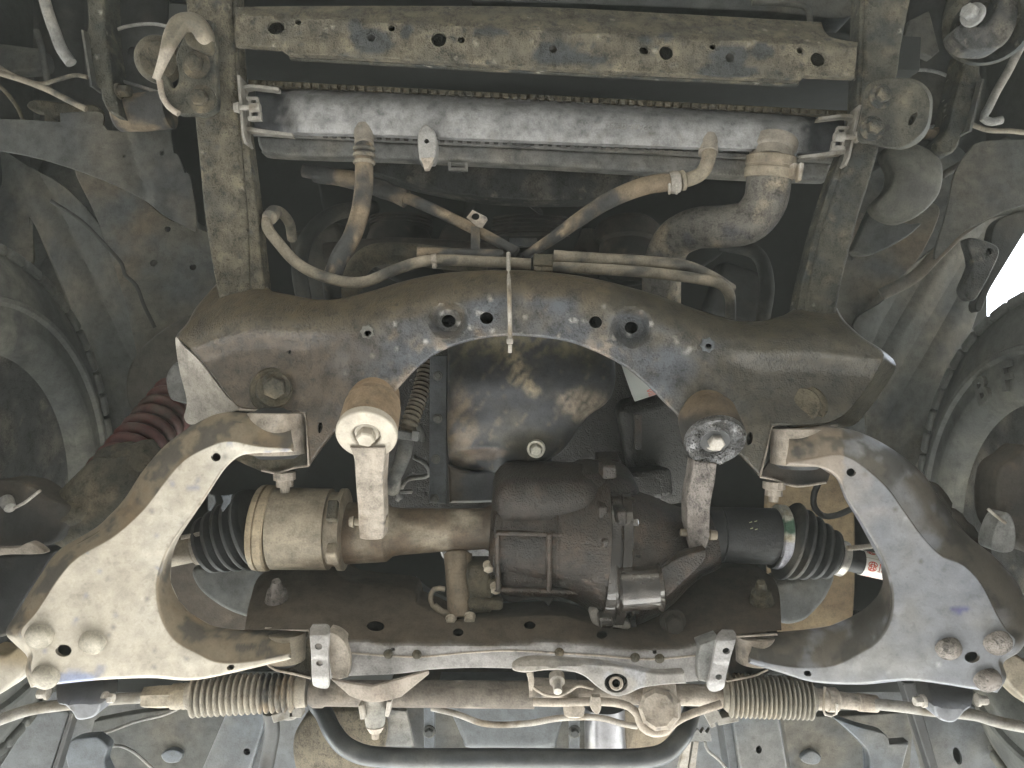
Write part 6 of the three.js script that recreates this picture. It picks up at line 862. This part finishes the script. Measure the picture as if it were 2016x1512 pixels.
// ---------------------------------------------------------------- transmission, exhaust and floor at the bottom edge
thing('gearbox_pan', 'dark blue gearbox pan with bolted straps behind the black bar', 'gearbox pan', P(990, 1430, 1.25));
part('pan', shell({ f: [[860, 1360, 1], [1140, 1360, 1], [1110, 1420], [1096, 1466], [1080, 1478], [930, 1478], [910, 1460], [892, 1420]], D: 1.22, h: 0.08, r: 14 }), 'underbody', { paint: q => mixTo(q, [0.07, 0.08, 0.09], 0.6) });
part('gearbox_case', shell({ f: [[770, 1340, 1], [1230, 1340, 1], [1200, 1470], [1150, 1530], [860, 1530], [800, 1450]], D: 1.3, h: 0.1, r: 14 }), 'liner');
for (const x of [845, 1131]) { part('strap', shell({ f: [[x - 11, 1385, 1], [x + 11, 1385, 1], [x + 10, 1530, 1], [x - 10, 1530, 1]], D: 1.2, h: 0.01, r: 2 }), 'underbody_blue'); bolt('strap_bolt', P(x, 1440, 1.2), DN, 0.0065, 'liner', { len: 1.3 }); }
thing('exhaust_pipe', 'bright silver exhaust pipe section dropping behind the right end of the black bar', 'exhaust pipe', P(1190, 1460, 1.3));
part('pipe', rev(P(1190, 1390, 1.26), P(1192, 1540, 1.26), [[0, px(40, 1.26)], [1, px(40, 1.26)]], 40), 'exhaust');
part('heat_shield', shell({ f: [[1230, 1400, 1], [1330, 1396, 1], [1320, 1472, 1], [1234, 1474, 1]], D: 1.32, h: 0.01, r: 2 }), 'rotor', { paint: q => mixTo(q, [0.3, 0.26, 0.2], 0.6) });
thing('catalyst_cover', 'tan dusty rounded cover between the left floor rail and the black bar', 'cover', P(650, 1460, 1.25));
part('cover', shell({ f: [[575, 1480], [582, 1440], [610, 1408], [660, 1396], [720, 1402], [760, 1430], [740, 1540, 1], [585, 1540, 1]], D: (x, y) => 1.22 + 0.0000022 * ((x - 650) ** 2 + (y - 1480) ** 2), h: 0.05, r: 10 }), 'brown', { paint: q => mixTo(q, [0.2, 0.17, 0.125], 0.6) });
part('heat_plate', shell({ f: [[730, 1395, 1], [800, 1400, 1], [815, 1470, 1], [740, 1470, 1]], D: 1.27, h: 0.01, r: 2 }), 'shroud');
thing('floor_rail', 'blue-grey floor rail running down left of the tan rounded cover', 'floor rail', P(460, 1450, 1.25));
part('rail', shell({ f: [[446, 1400, 1], [528, 1400, 1], [486, 1540, 1], [386, 1540, 1]], D: 1.2, h: 0.1, r: 7, holes: [[486, 1480, 7, 7]] }), 'underbody_blue');
part('flange', shell({ f: [[528, 1400, 1], [545, 1400, 1], [500, 1540, 1], [488, 1540, 1]], D: 1.21, h: 0.05, r: 2 }), 'underbody');
thing('floor_rail', 'blue-grey floor rail running down below the right ribbed bellows', 'floor rail', P(1500, 1450, 1.25));
part('rail', shell({ f: [[1440, 1404, 1], [1532, 1404, 1], [1556, 1540, 1], [1460, 1540, 1]], D: 1.2, h: 0.1, r: 7, holes: [[1494, 1476, 6, 8]] }), 'underbody_blue');
part('flange', shell({ f: [[1420, 1404, 1], [1438, 1404, 1], [1458, 1540, 1], [1440, 1540, 1]], D: 1.21, h: 0.05, r: 2 }), 'underbody');
thing('rail_clutter', 'bright clips and hose ends above the left floor rail behind the bellows', 'clips', P(555, 1402, 1.15));
part('clip', [box(P(560, 1404, 1.1), 0.03, 0.012, 0.02, [0, 0, 0.3]), box(P(585, 1398, 1.1), 0.018, 0.014, 0.02), tube([P(540, 1404, 1.1), P(552, 1410, 1.1), P(575, 1412, 1.1), P(592, 1400, 1.1)], 0.004)], 'dull_metal');
part('hose', tube([P(532, 1400, 1.14), P(536, 1440, 1.15), P(530, 1480, 1.16), P(520, 1530, 1.16)], 0.011), 'rubber');
thing('rail_clutter', 'bright clips and hose ends below the start of the right bellows', 'clips', P(1410, 1408, 1.15));
part('clip', [box(P(1400, 1404, 1.1), 0.02, 0.02, 0.02, [0, 0, 0.5]), box(P(1430, 1412, 1.1), 0.03, 0.01, 0.02, [0, 0, 0.2]), box(P(1398, 1416, 1.1), 0.008, 0.018, 0.015, [0, 0, 0.4])], 'dull_metal');
thing('vent_bracket', 'grey bracket with three saw teeth above pale straps at lower right', 'bracket', P(1380, 1452, 1.15));
part('bracket', shell({ f: [[1352, 1450, 1], [1374, 1436, 1], [1380, 1444, 1], [1386, 1436, 1], [1392, 1444, 1], [1398, 1436, 1], [1402, 1460, 1], [1354, 1460, 1]], D: 1.14, h: 0.01, r: 1 }), 'shroud');
part('strap', [shell({ f: [[1350, 1456, 1], [1362, 1456, 1], [1350, 1540, 1], [1330, 1540, 1]], D: 1.16, h: 0.01, r: 1 }), shell({ f: [[1366, 1460, 1], [1376, 1460, 1], [1366, 1540, 1], [1352, 1540, 1]], D: 1.16, h: 0.01, r: 1 })], 'clip_metal');
line('thin_wire', 'thin grey wire bending down beside the saw-toothed bracket', 'wire', [[1388, 1460], [1392, 1475], [1420, 1500], [1440, 1530]], 3, 'shroud', 1.15);
function corner(label, X, list) { thing('floor_section', label, 'floor panel', P(X, 1450, 1.35)); for (const [n, f, D, fin, holes] of list) part(n, shell({ f, D, h: 0.02, r: 3, holes: holes || [], through: false }), fin); }
corner('dark floor section with a pale oval plug at the lower left', 330, [
  ['panel', [[185, 1420, 1], [300, 1400], [450, 1390, 1], [395, 1540, 1], [150, 1540, 1]], 1.42, 'liner'], ['oval_plug', [[318, 1484], [340, 1475], [358, 1484], [352, 1500], [332, 1503], [320, 1496]], 1.41, 'underbody_blue'],
  ['bracket', [[124, 1470, 1], [150, 1455], [190, 1450, 1], [212, 1470], [205, 1500], [222, 1540, 1], [140, 1540, 1]], 1.3, 'underbody_blue'], ['sill_strip', [[70, 1400, 1], [138, 1400, 1], [92, 1540, 1], [-20, 1540, 1]], 1.2, 'underbody'], ['sill_channel', [[138, 1400, 1], [146, 1400, 1], [104, 1540, 1], [94, 1540, 1]], 1.19, 'rubber'], ['outer_sill', [[-40, 1420, 1], [70, 1400, 1], [-20, 1540, 1], [-40, 1540, 1]], 1.22, 'shroud_dark']]);
line('brake_line', 'thin grey line crossing the dark floor at the lower left', 'pipe', [[186, 1448], [215, 1440], [270, 1420], [320, 1408], [350, 1396]], 3, 'shroud', 1.35);
line('brake_line', 'thin grey line curling round the pale bracket at the lower left', 'pipe', [[222, 1512], [208, 1490], [212, 1474], [232, 1468], [260, 1478], [300, 1512]], 3, 'shroud', 1.36);
corner('grey floor section with a pale oval plug and blue bracket at the lower right', 1680, [
  ['panel', [[1540, 1404, 1], [1640, 1410], [1800, 1400, 1], [1790, 1540, 1], [1560, 1540, 1]], 1.42, 'liner'], ['oval_plug', [[1578, 1490], [1598, 1478], [1617, 1490], [1612, 1503], [1596, 1506], [1580, 1500]], 1.41, 'underbody_blue'],
  ['bracket', [[1640, 1412, 1], [1690, 1430], [1742, 1445], [1752, 1465, 1], [1790, 1462, 1], [1770, 1540, 1], [1710, 1540, 1], [1708, 1480]], 1.3, 'underbody_blue'], ['sill_strip', [[1790, 1390, 1], [1920, 1390, 1], [1990, 1540, 1], [1830, 1540, 1]], 1.2, 'underbody', [[1885, 1488, 8, 18, -0.3]]], ['sill_channel', [[1776, 1344, 1], [1800, 1344, 1], [1856, 1540, 1], [1840, 1540, 1]], 1.18, 'rubber'], ['outer_sill', [[1920, 1390, 1], [2050, 1390, 1], [2050, 1540, 1], [1990, 1540, 1]], 1.22, 'shroud_dark']]);
console.log('triangles', TRI);
renderer.render(scene, camera);
